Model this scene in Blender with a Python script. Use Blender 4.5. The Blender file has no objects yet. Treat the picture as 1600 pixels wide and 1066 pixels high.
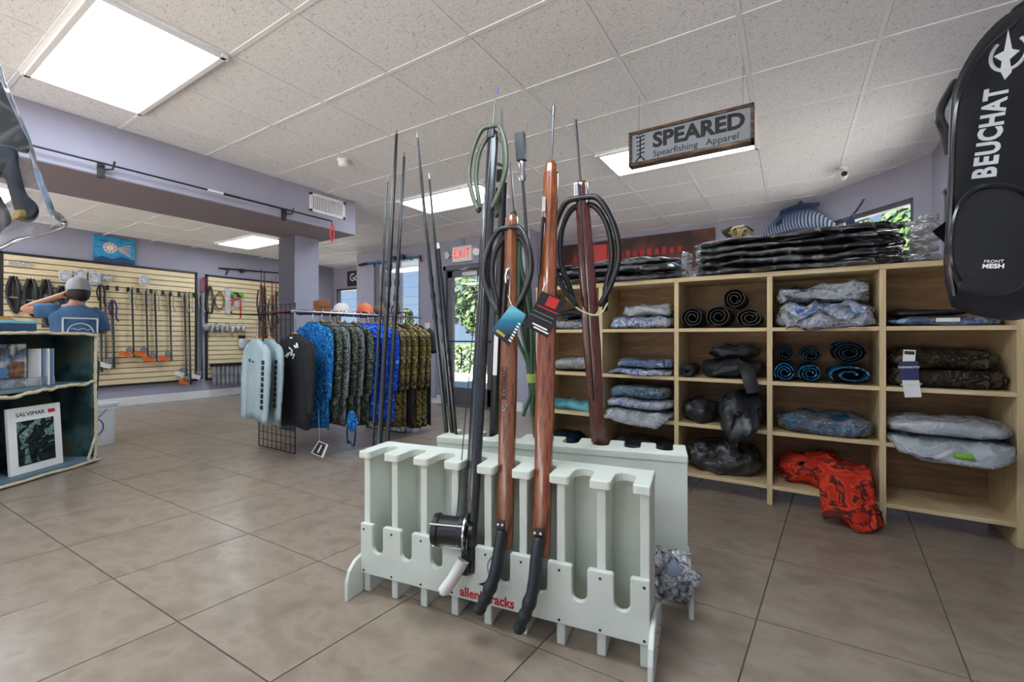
import bpy, math, random
import numpy as np
from mathutils import Vector, Matrix, noise
random.seed(7); noise.seed_set(7)
scene = bpy.context.scene
COL = scene.collection
PI = math.pi
# ---------------------------------------------------------------- camera
F, CX, HY, TH, H = 692.0, 800.0, 527.0, math.radians(32.15), 1.13
cam_data = bpy.data.cameras.new('camera'); cam = bpy.data.objects.new('camera', cam_data); COL.objects.link(cam)
cam_data.sensor_width = 36; cam_data.lens = F/1600*36; cam_data.shift_y = (HY-533)/1600.0
cam_data.clip_start = .05
cam.location = (0, 0, H); cam.rotation_euler = (PI/2, 0, TH); scene.camera = cam
# ---------------------------------------------------------------- light
world = bpy.data.worlds.new('world'); scene.world = world; world.use_nodes = True
wn = world.node_tree; bgn = wn.nodes['Background']
wtc = wn.nodes.new('ShaderNodeTexCoord'); wsep = wn.nodes.new('ShaderNodeSeparateXYZ'); wr_ = wn.nodes.new('ShaderNodeValToRGB')
wn.links.new(wtc.outputs['Generated'], wsep.inputs[0]); wn.links.new(wsep.outputs['Z'], wr_.inputs[0]); wn.links.new(wr_.outputs[0], bgn.inputs[0])
wr_.color_ramp.elements[0].color = (.50, .72, 1, 1); wr_.color_ramp.elements[1].color = (.10, .27, .85, 1); wr_.color_ramp.elements[1].position = .75
bgn.inputs[1].default_value = 0.26
sun_d = bpy.data.lights.new('sun', 'SUN'); sun_d.energy = 11.0; sun_d.angle = .01; sun_d.color = (1, .98, .96)
sun = bpy.data.objects.new('sun', sun_d); COL.objects.link(sun); sun.rotation_euler = (math.radians(43), 0, math.radians(-8))
LAMP = 5.0           # emission of the ceiling panels
vs = scene.view_settings
vs.view_transform = 'Standard'; vs.look = 'None'; vs.gamma = 1; vs.use_curve_mapping = False; vs.exposure = 1.75
scene.cycles.max_bounces = 8; scene.cycles.diffuse_bounces = 5; scene.cycles.transparent_max_bounces = 24
scene.cycles.caustics_reflective = False; scene.cycles.caustics_refractive = False
# ---------------------------------------------------------------- pixel -> place
FW = (-math.sin(TH), math.cos(TH)); RT = (math.cos(TH), math.sin(TH))
def ray(px, py):
    a = (px-CX)/F
    return Vector((FW[0]+a*RT[0], FW[1]+a*RT[1], (HY-py)/F))
O = Vector((0, 0, H))
def atd(px, py, d): return O + ray(px, py)*d
def onz(px, py, z): r = ray(px, py); return O + r*((z-H)/r.z)
def onx(px, py, x): r = ray(px, py); return O + r*(x/r.x)
def ony(px, py, y): r = ray(px, py); return O + r*(y/r.y)
# ---------------------------------------------------------------- materials
def lin(c):
    return tuple(((x/255)/12.92 if x/255 <= .04045 else ((x/255+.055)/1.055)**2.4) for x in c) + (1,)
MATS = {}
def newmat(name):
    m = bpy.data.materials.new(name); m.use_nodes = True
    return m, m.node_tree, m.node_tree.nodes['Principled BSDF']
def coords(nt, scale=(1, 1, 1)):
    tc = nt.nodes.new('ShaderNodeTexCoord'); mp = nt.nodes.new('ShaderNodeMapping')
    nt.links.new(tc.outputs['Object'], mp.inputs[0]); mp.inputs['Scale'].default_value = scale
    return mp.outputs[0]
def mat(name, c, rough=.6, metal=0, c2=None, ns=8, det=4, lo=.35, hi=.65, stretch=(1, 1, 1), bump=0, bs=60, bstr=(1, 1, 1), spec=.5, coat=0, alpha=1, sheen=0, dist=0):
    if name in MATS: return MATS[name]
    m, nt, b = newmat(name)
    b.inputs['Base Color'].default_value = lin(c); b.inputs['Roughness'].default_value = rough; b.inputs['Metallic'].default_value = metal
    b.inputs['Specular IOR Level'].default_value = spec; b.inputs['Coat Weight'].default_value = coat; b.inputs['Coat Roughness'].default_value = .08
    b.inputs['Alpha'].default_value = alpha
    if c2:
        n = nt.nodes.new('ShaderNodeTexNoise'); n.inputs['Scale'].default_value = ns; n.inputs['Detail'].default_value = det; n.inputs['Distortion'].default_value = dist
        nt.links.new(coords(nt, stretch), n.inputs['Vector'])
        r = nt.nodes.new('ShaderNodeValToRGB'); cs = [c] + (c2 if isinstance(c2, list) else [c2])
        r.color_ramp.elements[0].position = lo; r.color_ramp.elements[1].position = hi
        r.color_ramp.elements[0].color = lin(cs[0]); r.color_ramp.elements[1].color = lin(cs[-1])
        for i, cc in enumerate(cs[1:-1]):
            e = r.color_ramp.elements.new(lo+(hi-lo)*(i+1)/(len(cs)-1)); e.color = lin(cc)
        nt.links.new(n.outputs['Fac'], r.inputs[0]); nt.links.new(r.outputs[0], b.inputs['Base Color'])
    if bump:
        n = nt.nodes.new('ShaderNodeTexNoise'); n.inputs['Scale'].default_value = bs; n.inputs['Detail'].default_value = 3
        nt.links.new(coords(nt, bstr), n.inputs['Vector'])
        bp = nt.nodes.new('ShaderNodeBump'); bp.inputs['Strength'].default_value = bump; bp.inputs['Distance'].default_value = .01
        nt.links.new(n.outputs['Fac'], bp.inputs['Height']); nt.links.new(bp.outputs[0], b.inputs['Normal'])
    MATS[name] = m; return m
def camo(name, cols, scale=14, rough=.8, stretch=(1, 1, 1), dist=1.5, bump=0):
    if name in MATS: return MATS[name]
    m = mat(name, cols[0], rough, c2=cols[1:], ns=scale, det=5, lo=.36, hi=.62, stretch=stretch, dist=dist, spec=.2, bump=bump, bs=25)
    for n in m.node_tree.nodes:
        if n.type == 'VALTORGB' : n.color_ramp.interpolation = 'CONSTANT'
    return m
def film(name, tint=(255, 255, 255), haze=.1, bs=18, bump=1.0, streak=.5, fres=.28):
    """clear plastic: see-through, glossy at grazing angles, highlights painted white along its wrinkles"""
    if name in MATS: return MATS[name]
    m, nt, b = newmat(name); nt.nodes.remove(b); out = nt.nodes['Material Output']; N = nt.nodes.new; Lk = nt.links.new
    c0 = coords(nt, (1, 1, 1.5)); nn = N('ShaderNodeTexNoise'); nn.inputs['Scale'].default_value = bs*.4; Lk(c0, nn.inputs['Vector'])
    wm = N('ShaderNodeVectorMath'); wm.operation = 'MULTIPLY_ADD'; wm.inputs[1].default_value = (.16, .16, .16); Lk(nn.outputs['Color'], wm.inputs[0]); Lk(c0, wm.inputs[2])
    n = N('ShaderNodeTexVoronoi'); n.inputs['Scale'].default_value = bs*.75; Lk(wm.outputs[0], n.inputs['Vector'])
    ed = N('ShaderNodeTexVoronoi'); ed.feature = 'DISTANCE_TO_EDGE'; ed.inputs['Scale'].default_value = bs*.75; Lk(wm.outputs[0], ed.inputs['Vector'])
    bp = N('ShaderNodeBump'); bp.inputs['Strength'].default_value = bump; bp.inputs['Distance'].default_value = .025; Lk(n.outputs['Distance'], bp.inputs['Height'])
    t = N('ShaderNodeBsdfTransparent'); g = N('ShaderNodeBsdfGlossy'); g.inputs['Roughness'].default_value = .1; Lk(bp.outputs[0], g.inputs['Normal'])
    lw = N('ShaderNodeLayerWeight'); lw.inputs[0].default_value = fres; Lk(bp.outputs[0], lw.inputs['Normal']); m1 = N('ShaderNodeMixShader'); Lk(lw.outputs['Fresnel'], m1.inputs[0]); Lk(t.outputs[0], m1.inputs[1]); Lk(g.outputs[0], m1.inputs[2])
    d = N('ShaderNodeBsdfDiffuse'); d.inputs[0].default_value = lin(tint); Lk(bp.outputs[0], d.inputs['Normal'])
    r = N('ShaderNodeValToRGB'); e = r.color_ramp.elements; e[0].position = .0; e[1].position = .07; e[0].color = (min(1, haze+streak),)*3+(1,); e[1].color = (haze,)*3+(1,); Lk(ed.outputs['Distance'], r.inputs[0])  # diffuse white on the cell edges paints highlights along the creases
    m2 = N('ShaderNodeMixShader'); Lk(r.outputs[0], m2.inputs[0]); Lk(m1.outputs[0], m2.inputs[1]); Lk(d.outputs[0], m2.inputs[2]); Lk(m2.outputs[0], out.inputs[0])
    MATS[name] = m; return m
def emit(name, c, s):
    if name in MATS: return MATS[name]
    m, nt, b = newmat(name); b.inputs['Base Color'].default_value = lin(c); b.inputs['Emission Color'].default_value = lin(c); b.inputs['Emission Strength'].default_value = s
    MATS[name] = m; return m
def glassmat():
    if 'window_glass' in MATS: return MATS['window_glass']
    m, nt, b = newmat('window_glass'); nt.nodes.remove(b); out = nt.nodes['Material Output']
    t = nt.nodes.new('ShaderNodeBsdfTransparent'); g = nt.nodes.new('ShaderNodeBsdfGlossy'); g.inputs['Roughness'].default_value = .02
    mx = nt.nodes.new('ShaderNodeMixShader'); mx.inputs[0].default_value = .06
    nt.links.new(t.outputs[0], mx.inputs[1]); nt.links.new(g.outputs[0], mx.inputs[2]); nt.links.new(mx.outputs[0], out.inputs[0])
    MATS['window_glass'] = m; return m
# ---------------------------------------------------------------- mesh helpers
def frame(o, z, x=None):
    """matrix with origin o, local z along z, local x near x"""
    z = Vector(z).normalized(); x = Vector(x) if x is not None else Vector((1, 0, 0)) if abs(z.x) < .9 else Vector((0, 1, 0))
    y = z.cross(x).normalized(); x = y.cross(z)
    m = Matrix((x, y, z)).transposed().to_4x4(); m.translation = Vector(o); return m
def T(x, y, z): return Matrix.Translation((x, y, z))
def RZ(a): return Matrix.Rotation(a, 4, 'Z')
def RX(a): return Matrix.Rotation(a, 4, 'X')
def RY(a): return Matrix.Rotation(a, 4, 'Y')
ID = Matrix.Identity(4)
class MB:
    def __init__(s): s.v = []; s.f = []
    def add(s, vs, fs, M=None):
        n = len(s.v)
        s.v += [tuple(M @ Vector(p)) for p in vs] if M is not None else [tuple(p) for p in vs]
        s.f += [tuple(i+n for i in f) for f in fs]; return s
    def box(s, c, d, M=None):
        x, y, z = d[0]/2, d[1]/2, d[2]/2
        vs = [(c[0]+i*x, c[1]+j*y, c[2]+k*z) for i in (-1, 1) for j in (-1, 1) for k in (-1, 1)]
        return s.add(vs, [(0, 1, 3, 2), (4, 6, 7, 5), (0, 4, 5, 1), (2, 3, 7, 6), (0, 2, 6, 4), (1, 5, 7, 3)], M)
    def b2(s, a, b, M=None):
        return s.box([(a[i]+b[i])/2 for i in range(3)], [abs(b[i]-a[i]) for i in range(3)], M)
    def loft(s, rings, caps=True, M=None, closed=False):
        n = len(rings[0]); vs = [p for r in rings for p in r]; fs = []; R = len(rings)
        for i in range(R if closed else R-1):
            for j in range(n):
                a, b = i*n+j, i*n+(j+1) % n; i2 = (i+1) % R
                fs.append((a, b, i2*n+(j+1) % n, i2*n+j))
        if caps and not closed: fs += [tuple(range(n))[::-1], tuple((R-1)*n+j for j in range(n))]
        return s.add(vs, fs, M)
    def tube(s, pts, r, n=8, M=None, closed=False, sx=1, sy=1, u0=None):
        pts = [Vector(p) for p in pts]; k = len(pts); rr = r if isinstance(r, (list, tuple)) else [r]*k
        rings = []; u = Vector(u0) if u0 else None
        for i, p in enumerate(pts):
            a = pts[(i-1) % k] if (i > 0 or closed) else p; b = pts[(i+1) % k] if (i < k-1 or closed) else p
            t = (b-a).normalized()
            if u is None: u = Vector((1, 0, 0)) if abs(t.x) < .8 else Vector((0, 1, 0))
            u = (u - t*u.dot(t)).normalized(); w = t.cross(u)
            rings.append([p + (u*math.cos(q)*sx + w*math.sin(q)*sy)*rr[i] for q in [2*PI*(j+.5)/n for j in range(n)]])
        return s.loft(rings, True, M, closed)
    def rod(s, a, b, r, n=8, M=None): return s.tube([a, b], r, n, M)
    def lathe(s, prof, n=20, M=None):
        return s.loft([[(r*math.cos(2*PI*j/n), r*math.sin(2*PI*j/n), z) for j in range(n)] for r, z in prof], True, M)
    def prism(s, poly, h0, h1, M=None):
        n = len(poly)
        return s.loft([[(x, y, h0) for x, y in poly], [(x, y, h1) for x, y in poly]], True, M)
    def surf(s, nu, nv, fn, M=None):
        vs = [fn(i/(nu-1), j/(nv-1)) for i in range(nu) for j in range(nv)]
        return s.add(vs, [(i*nv+j, (i+1)*nv+j, (i+1)*nv+j+1, i*nv+j+1) for i in range(nu-1) for j in range(nv-1)], M)
    def sphere(s, c, r, n=12, M=None):
        r = r if isinstance(r, (tuple, list)) else (r, r, r)
        return s.loft([[(c[0]+r[0]*max(math.sin(PI*i/n), .01)*math.cos(2*PI*j/(n+4)), c[1]+r[1]*max(math.sin(PI*i/n), .01)*math.sin(2*PI*j/(n+4)), c[2]-r[2]*math.cos(PI*i/n)) for j in range(n+4)] for i in range(n+1)], True, M)
def bez(pts, n=10):
    """Catmull-Rom through points"""
    P = [Vector(p) for p in pts]; P = [P[0]*2-P[1]] + P + [P[-1]*2-P[-2]]; out = []
    for i in range(1, len(P)-2):
        for k in range(n):
            t = k/n; a, b, c, d = P[i-1:i+3]
            out.append(.5*((2*b)+(c-a)*t+(2*a-5*b+4*c-d)*t*t+(3*b-a-3*c+d)*t**3))
    return out+[P[-2]]
MW = {}
def tag(o, label=None, cat=None, group=None, kind=None):
    if label: o['label'] = label
    if cat: o['category'] = cat
    if group: o['group'] = group
    if kind: o['kind'] = kind
    return o
def thing(name, label, cat, loc=(0, 0, 0), rz=0, group=None, M=None, kind=None):
    o = bpy.data.objects.new(name, None); COL.objects.link(o); o.empty_display_size = .05
    m = M if M is not None else T(*loc) @ RZ(rz)
    o.matrix_world = m; MW[o.name] = m.copy()
    return tag(o, label, cat, group, kind)
def mk(name, mb, m, parent=None, local=False, smooth=False, bevel=0, label=None, cat=None, group=None, kind=None, sub=0):
    vs = np.array(mb.v, dtype=float)
    me = bpy.data.meshes.new(name); o = bpy.data.objects.new(name, me); COL.objects.link(o)
    if parent is None:
        base = np.array([(vs[:, 0].min()+vs[:, 0].max())/2, (vs[:, 1].min()+vs[:, 1].max())/2, vs[:, 2].min()])
        vs = vs-base; o.location = base; MW[o.name] = T(*base)
    else:
        if not local:
            inv = np.array(MW[parent.name].inverted()); vs = vs @ inv[:3, :3].T + inv[:3, 3]
        o.parent = parent; MW[o.name] = MW[parent.name]
    me.from_pydata(vs.tolist(), [], mb.f); me.update()
    me.materials.append(m)
    if smooth:
        me.polygons.foreach_set('use_smooth', [True]*len(me.polygons))
        me.set_sharp_from_angle(angle=math.radians(50)) if smooth != 2 else None
    if bevel:
        b = o.modifiers.new('edge', 'BEVEL'); b.width = bevel; b.segments = 2; b.limit_method = 'ANGLE'; b.angle_limit = math.radians(40)
    if sub:
        b = o.modifiers.new('soft', 'SUBSURF'); b.levels = sub; b.render_levels = sub
    return tag(o, label, cat, group, kind)
def dup(o, M=None, parent=None, label=None, group=None, m=None):
    c = o.copy(); COL.objects.link(c)
    if parent is None:
        c.matrix_world = M; MW[c.name] = M.copy()
    else: c.parent = parent; MW[c.name] = MW[parent.name]
    if label: c['label'] = label
    if group: c['group'] = group
    for ch in list(o.children): dup(ch, parent=c)
    return c
def text(name, s, M, size, m, parent, depth=.0008, align='CENTER', sx=1, shear=0, bold=0):
    """lettering as a thin mesh lying in the local xy plane of M"""
    cu = bpy.data.curves.new(name, 'FONT'); cu.body = s; cu.size = size; cu.align_x = align; cu.align_y = 'CENTER'; cu.extrude = depth; cu.shear = shear; cu.offset = bold
    cu.resolution_u = 3
    t = bpy.data.objects.new('tmp_text', cu); COL.objects.link(t)
    dg = bpy.context.evaluated_depsgraph_get(); me = bpy.data.meshes.new_from_object(t.evaluated_get(dg))
    bpy.data.objects.remove(t); bpy.data.curves.remove(cu)
    mb = MB(); mb.add([(v.co.x*sx, v.co.y, v.co.z) for v in me.vertices], [tuple(p.vertices) for p in me.polygons], M)
    bpy.data.meshes.remove(me)
    return mk(name, mb, m, parent)
def plate(pxs, d, th=.003, n=None):
    """a flat slab whose outline passes the given pixels at distance d"""
    P = [atd(x, y, d) for x, y in pxs]
    b = (P[0]-O).normalized()*th
    return MB().loft([P, [p+b for p in P]])
# shared materials
WALLC = (164, 163, 180)
m_wall = mat('lavender_paint', WALLC, .75, c2=(160, 159, 176), ns=3, bump=.05, bs=200)
m_beamw = m_wall
m_white = mat('white_trim', (232, 232, 232), .5)
m_black = mat('black_plastic', (22, 22, 24), .4)
m_blackm = mat('black_metal', (26, 26, 28), .35, .6)
m_dark = mat('dark_frame', (34, 30, 36), .5)
m_chrome = mat('steel', (190, 190, 192), .25, 1)
m_alu = mat('door_aluminium', (104, 104, 112), .4, .35)
m_rubber = mat('black_rubber', (20, 20, 22), .32, spec=.6)
m_grey = mat('grey_plastic', (120, 122, 126), .5)
m_red = mat('red_print', (190, 40, 38), .6)
m_orange = mat('orange_tag', (226, 108, 44), .6)
m_paper = mat('white_card', (235, 235, 232), .6)
m_hang = mat('hanger_wood', (205, 150, 88), .45, c2=(180, 122, 66), ns=10, stretch=(1, 1, 6))
# ================================================================= the setting
CZ = 2.75
m_grout = mat('grout', (92, 84, 76), .85)
m_tile = mat('floor_tile', (126, 113, 99), .28, c2=[(138, 124, 109), (150, 136, 121), (132, 118, 103)], ns=6.5, det=9, lo=.3, hi=.72, stretch=(1, 1.35, 1), bump=.04, bs=40, spec=.42)
floor = mk('floor', MB().b2((-9.6, -3.4, -.12), (1.6, 7.2, -.004)), m_grout, kind='structure', label='brown stone-look tiled floor of the shop')
E1, E2, T0 = Vector((.619, .021, 0)), Vector((.045, .589, 0)), Vector((-2.68, .762, 0))
tm = MB(); g = .0028
q = [Vector((0, 0, 0))+E1.normalized()*g+E2.normalized()*g, E1-E1.normalized()*g+E2.normalized()*g, E1+E2-E1.normalized()*g-E2.normalized()*g, E2+E1.normalized()*g-E2.normalized()*g]
tm.loft([[p+Vector((0, 0, -.01)) for p in q], [p+Vector((0, 0, -.0006)) for p in q], [p+((E1+E2)/2-p)*.004 for p in q]])
# each tile carries its own texture offset through its object space: a few meshes with shifted grain
tile0 = None
for i in range(-12, 8):
    for j in range(-7, 11):
        p = T0+E1*i+E2*j; c = p+(E1+E2)*.5
        if not (-9.2 < c.x < 1.35 and -2.9 < c.y < 6.75): continue
        if c.x > -3.2 and c.y < -.6 : continue
        if -FW[0]*0 + c.x*FW[0]+c.y*FW[1] < .1: continue
        if tile0 is None:
            tile0 = mk('tile', tm, m_tile, floor, local=True); o = tile0
        else:
            o = tile0.copy(); COL.objects.link(o); o.parent = floor
        o.location = p-Vector(floor.location); 
# random grain per tile
nt = m_tile.node_tree; inf = nt.nodes.new('ShaderNodeObjectInfo'); mp = [n for n in nt.nodes if n.type == 'MAPPING'][0]
ml = nt.nodes.new('ShaderNodeVectorMath'); ml.operation = 'SCALE'; ml.inputs[0].default_value = (9, 7, 5)
nt.links.new(inf.outputs['Random'], ml.inputs['Scale']); nt.links.new(ml.outputs[0], mp.inputs['Location'])
# ceiling with lay-in panels, bars and lamps
m_ctile, nt, b = newmat('ceiling_panel'); b.inputs['Roughness'].default_value = .9
n1 = nt.nodes.new('ShaderNodeTexNoise'); n1.inputs['Scale'].default_value = 95; n1.inputs['Detail'].default_value = 2.5; n1.inputs['Distortion'].default_value = 1.6
nt.links.new(coords(nt), n1.inputs[0]); r1 = nt.nodes.new('ShaderNodeValToRGB'); r1.color_ramp.elements[0].position = .30; r1.color_ramp.elements[1].position = .43
r1.color_ramp.elements[0].color = lin((166, 166, 166)); r1.color_ramp.elements[1].color = lin((243, 243, 242)); nt.links.new(n1.outputs[0], r1.inputs[0]); nt.links.new(r1.outputs[0], b.inputs[0])
bp = nt.nodes.new('ShaderNodeBump'); bp.inputs['Strength'].default_value = .5; bp.inputs['Distance'].default_value = .004; nt.links.new(n1.outputs[0], bp.inputs['Height']); nt.links.new(bp.outputs[0], b.inputs['Normal'])
m_bar = mat('ceiling_bar', (238, 238, 238), .5)
ceiling = mk('ceiling', MB().b2((-9.6, -3.4, CZ+.05), (1.6, 7.2, CZ+.15)), mat('ceiling_void', (60, 60, 60), .9), kind='structure', label='white suspended ceiling of square mineral panels')
PX, PY, C0 = .628, .605, (-1.476, 1.296)
lamps = [(-4, -1), (-4, 4), (0, 4), (0, -1), (-11, 4), (-11, -1), (-4, -5), (0, -5)]
lampcells = set((i+k, j) for i, j in lamps for k in (0, 1))
ct = MB(); a, bb = .006, .018
ct.loft([[(a, a, .03), (PX-a, a, .03), (PX-a, PY-a, .03), (a, PY-a, .03)], [(a, a, .008), (PX-a, a, .008), (PX-a, PY-a, .008), (a, PY-a, .008)], [(bb, bb, .004), (PX-bb, bb, .004), (PX-bb, PY-bb, .004), (bb, PY-bb, .004)]])
ct0 = None
for i in range(-13, 5):
    for j in range(-7, 10):
        x, y = C0[0]+i*PX, C0[1]+j*PY
        if (i, j) in lampcells or x > 1.5 or x < -9.6: continue
        if (x+.3)*FW[0]+(y+.3)*FW[1] < -.7: 
            continue
        if ct0 is None: ct0 = mk('ceiling_panel', ct, m_ctile, ceiling, local=True); o = ct0
        else: o = ct0.copy(); COL.objects.link(o); o.parent = ceiling
        o.location = Vector((x, y, CZ))-Vector(ceiling.location)
mk('ceiling_panel', MB().b2((-9.5, -3.3, CZ+.004), (1.5, -1.7, CZ+.03)), m_ctile, ceiling)
for i in range(-12, 5):
    x = C0[0]+i*PX; mk('ceiling_bar', MB().b2((x-.012, -3.3, CZ), (x+.012, 7.0, CZ+.006)), m_bar, ceiling)
for j in range(-7, 10):
    y = C0[1]+j*PY; mk('ceiling_bar', MB().b2((-9.5, y-.012, CZ+.0005), (1.5, y+.012, CZ+.0065)), m_bar, ceiling)
m_lamp = emit('lamp_diffuser', (230, 243, 255), LAMP)
LL = {(-4, -1): 'large fluorescent ceiling panel beside the lavender beam near the counter', (-4, 4): 'fluorescent ceiling panel in front of the exit door', (0, 4): 'fluorescent ceiling panel above the hanging wooden sign', (0, -1): 'fluorescent ceiling panel over the spear rack', (-11, 4): 'fluorescent ceiling panel beyond the beam above the slatwall', (-11, -1): 'unseen fluorescent ceiling panel added for light above the counter corner', (-4, -5): 'fluorescent ceiling panel at the rear of the shop', (0, -5): 'fluorescent ceiling panel at the rear by the side wall'}  # the lamp above the counter corner is out of view, added for its light
for i, j in lamps:
    x, y = C0[0]+i*PX, C0[1]+j*PY
    t = thing('ceiling_light', LL[(i, j)], 'ceiling light', (x+PX, y+PY/2, CZ-.022), group='ceiling lights')
    fr = MB(); w, d = 2*PX, PY
    for c, s_ in [((0, -d/2+.025, .01), (w, .03, .02)), ((0, d/2-.025, .01), (w, .03, .02)), ((-w/2+.025, 0, .01), (.03, d, .02)), ((w/2-.025, 0, .01), (.03, d, .02))]: fr.box(c, s_)
    mk('frame', fr, m_bar, t, local=True, bevel=.003)
    mk('diffuser', MB().box((0, 0, .014), (w-.07, d-.07, .01)), m_lamp, t, local=True)
# walls
def wallseg(name, a, b, z0, z1, holes=(), th=.12, inn=1, m=m_wall, label=None):
    """wall from a to b (inner face on that line, thickness to the right-hand side when inn=1); holes in (s0, s1, z0, z1)"""
    a, b = Vector((a[0], a[1], 0)), Vector((b[0], b[1], 0)); L = (b-a).length
    u = (b-a)/L; n = Vector((u.y, -u.x, 0))*inn
    M = Matrix((u, n, Vector((0, 0, 1)))).transposed().to_4x4(); M.translation = a
    mb = MB(); s = 0
    for h in sorted(holes):
        mb.b2((s, 0, z0), (h[0], th, z1), M)
        if h[2] > z0: mb.b2((h[0], 0, z0), (h[1], th, h[2]), M)
        if h[3] < z1: mb.b2((h[0], 0, h[3]), (h[1], th, z1), M)
        s = h[1]
    mb.b2((s, 0, z0), (L, th, z1), M)
    return mk(name, mb, m, kind='structure', label=label), M
W_L = -9.25
wallseg('wall_left', (W_L, -3.2), (W_L, 6.7), 0, CZ+.05, inn=-1, label='lavender wall behind the slatwall panels')
_, Mg = wallseg('wall_back', (W_L-.12, 6.7), (-7.1, 6.7), 0, CZ+.05, [(.22, 1.75, .75, 2.27)], inn=-1, label='lavender alcove wall with a window')
wallseg('wall_alcove', (-7.1, 5.75), (-7.1, 6.82), 0, CZ+.05, inn=-1, label='short lavender return wall of the window alcove')
_, Md = wallseg('wall_entrance', (-7.1, 5.75), (-3.42, 5.75), 0, CZ+.05, [(.38, 1.56, .55, 2.57), (2.11, 3.17, 0, 2.33)], inn=-1, label='lavender entrance wall with window and glass door')
mk('trim_pilaster', MB().b2((-5.24, 5.70, .1), (-5.13, 5.75, CZ)), m_wall, kind='structure', label='narrow lavender pilaster beside the door')
wallseg('wall_return', (-3.42, 5.75), (-3.42, 6.97), 0, CZ+.05, inn=1, label='lavender return wall past the door')
wallseg('wall_rear', (-3.54, 6.85), (-.26, 6.85), 0, CZ+.05, inn=-1, label='lavender wall behind the shelving')
DA, DB = (-.26, 6.85), (1.06, 5.3)
_, Mdg = wallseg('wall_diagonal', DA, DB, 0, CZ+.05, [(1.02, 1.88, .9, 2.42)], inn=-1, label='slanted lavender wall with a window')
_, Mr = wallseg('wall_right', (1.06, 5.42), (1.06, -3.2), 0, CZ+.05, [(.42, 1.5, .9, 2.33)], inn=-1, label='lavender side wall beside the shelving')
wallseg('wall_front', (W_L, -3.2), (1.2, -3.2), 0, CZ+.05, [(.3, 4.6, .1, 2.6), (4.9, 10.0, .1, 2.6)], inn=1, label='unseen storefront wall with large openings added for daylight')  # out of view; openings added so daylight bounces up to the ceiling
# baseboards
def bb_(name, a, b): mk(name, MB().b2(a, b), m_white, kind='structure', bevel=.004, label='white painted baseboard')
bb_('baseboard_left', (W_L, -3.1, 0), (W_L+.018, 6.7, .14))
bb_('baseboard_entrance', (-7.1, 5.73, 0), (-5.0, 5.75, .14)); bb_('baseboard_entrance', (-3.93, 5.73, 0), (-3.42, 5.75, .14)); bb_('baseboard_rear', (-3.4, 6.83, 0), (-.3, 6.85, .14))
# windows and door
gm = glassmat()
def window(n, M, s0, s1, z0, z1, mull=(), label=''):
    t = thing('window_%d' % n, label, 'window', M=M @ T((s0+s1)/2, .06, z0), kind='structure')
    del t['category']
    fr = MB(); w = (s1-s0)/2; h = z1-z0; f = .045
    for a, b in [((-w, -.04, 0), (-w+f, .04, h)), ((w-f, -.04, 0), (w, .04, h)), ((-w, -.04, 0), (w, .04, f)), ((-w, -.04, h-f), (w, .04, h))]: fr.b2(a, b)
    for x in mull: fr.b2((x-.02, -.03, f), (x+.02, .03, h-f))
    mk('window_frame', fr, m_alu, t, local=True, bevel=.003)
    xs = [-w+f]+list(mull)+[w-f]
    for a, b in zip(xs[:-1], xs[1:]): mk('pane', MB().b2((a, -.004, f), (b, .004, h-f)), gm, t, local=True)
window(1, Mg, .22, 1.75, .75, 2.27, label='aluminium window in the alcove under the dark banner')
window(2, Md, .38, 1.56, .55, 2.57, (-.38,), label='aluminium window between alcove and door')
window(3, Mdg, 1.02, 1.88, .9, 2.42, label='window in the slanted wall behind the bagged suits')
window(4, Mr, .42, 1.5, .9, 2.33, label='window in the side wall behind the backpack')
# door
dt = thing('door_1', 'glass entrance door in a dark aluminium frame under the exit sign', 'door', (-4.46, 5.81, 0), kind='structure'); del dt['category']
df = MB(); dw = .53
df.b2((-dw, -.07, 0), (-dw+.06, .06, 2.33)); df.b2((dw-.06, -.07, 0), (dw, .06, 2.33)); df.b2((-dw, -.07, 2.25), (dw, .06, 2.33)); mk('door_frame', df, m_alu, dt, local=True, bevel=.004)
dl = MB(); a = dw-.065
dl.b2((-a, -.03, .012), (-a+.11, .03, 2.245)); dl.b2((a-.11, -.03, .012), (a, .03, 2.245)); dl.b2((-a, -.03, .012), (a, .03, .29)); dl.b2((-a, -.03, 2.13), (a, .03, 2.245))
leaf = mk('door_leaf', dl, m_alu, dt, local=True, bevel=.003)
mk('pane', MB().b2((-a+.1, -.004, .28), (a-.1, .004, 2.14)), gm, dt, local=True)
mk('push_bar', MB().rod((-a+.02, -.07, 1.06), (a-.02, -.07, 1.06), .012).rod((-a+.04, -.07, 1.06), (-a+.04, 0, 1.06), .012).rod((a-.04, -.07, 1.06), (a-.04, 0, 1.06), .012), m_blackm, leaf, local=True, smooth=True)
mk('lock_cylinder', MB().lathe([(.02, 0), (.02, .03), (.012, .034)], 12, T(-a+.055, -.03, .94) @ RX(PI/2)), m_chrome, leaf, local=True, smooth=True)
mk('pull_handle', MB().tube(bez([(-a+.2, .03, .62), (-a+.2, .09, .64), (-a+.2, .09, .92), (-a+.2, .03, .94)], 6), .012), m_blackm, leaf, local=True, smooth=True)
dc = MB().b2((-.1, -.1, 2.14), (.2, -.045, 2.2)); dc.tube([(.12, -.07, 2.21), (-.12, -.13, 2.235), (.02, -.05, 2.28)], .01); mk('door_closer', dc, m_chrome, dt, local=True, bevel=.003)
mk('threshold', MB().b2((-.55, -.2, 0), (.55, .1, .012)), m_alu, dt, local=True)
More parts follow.
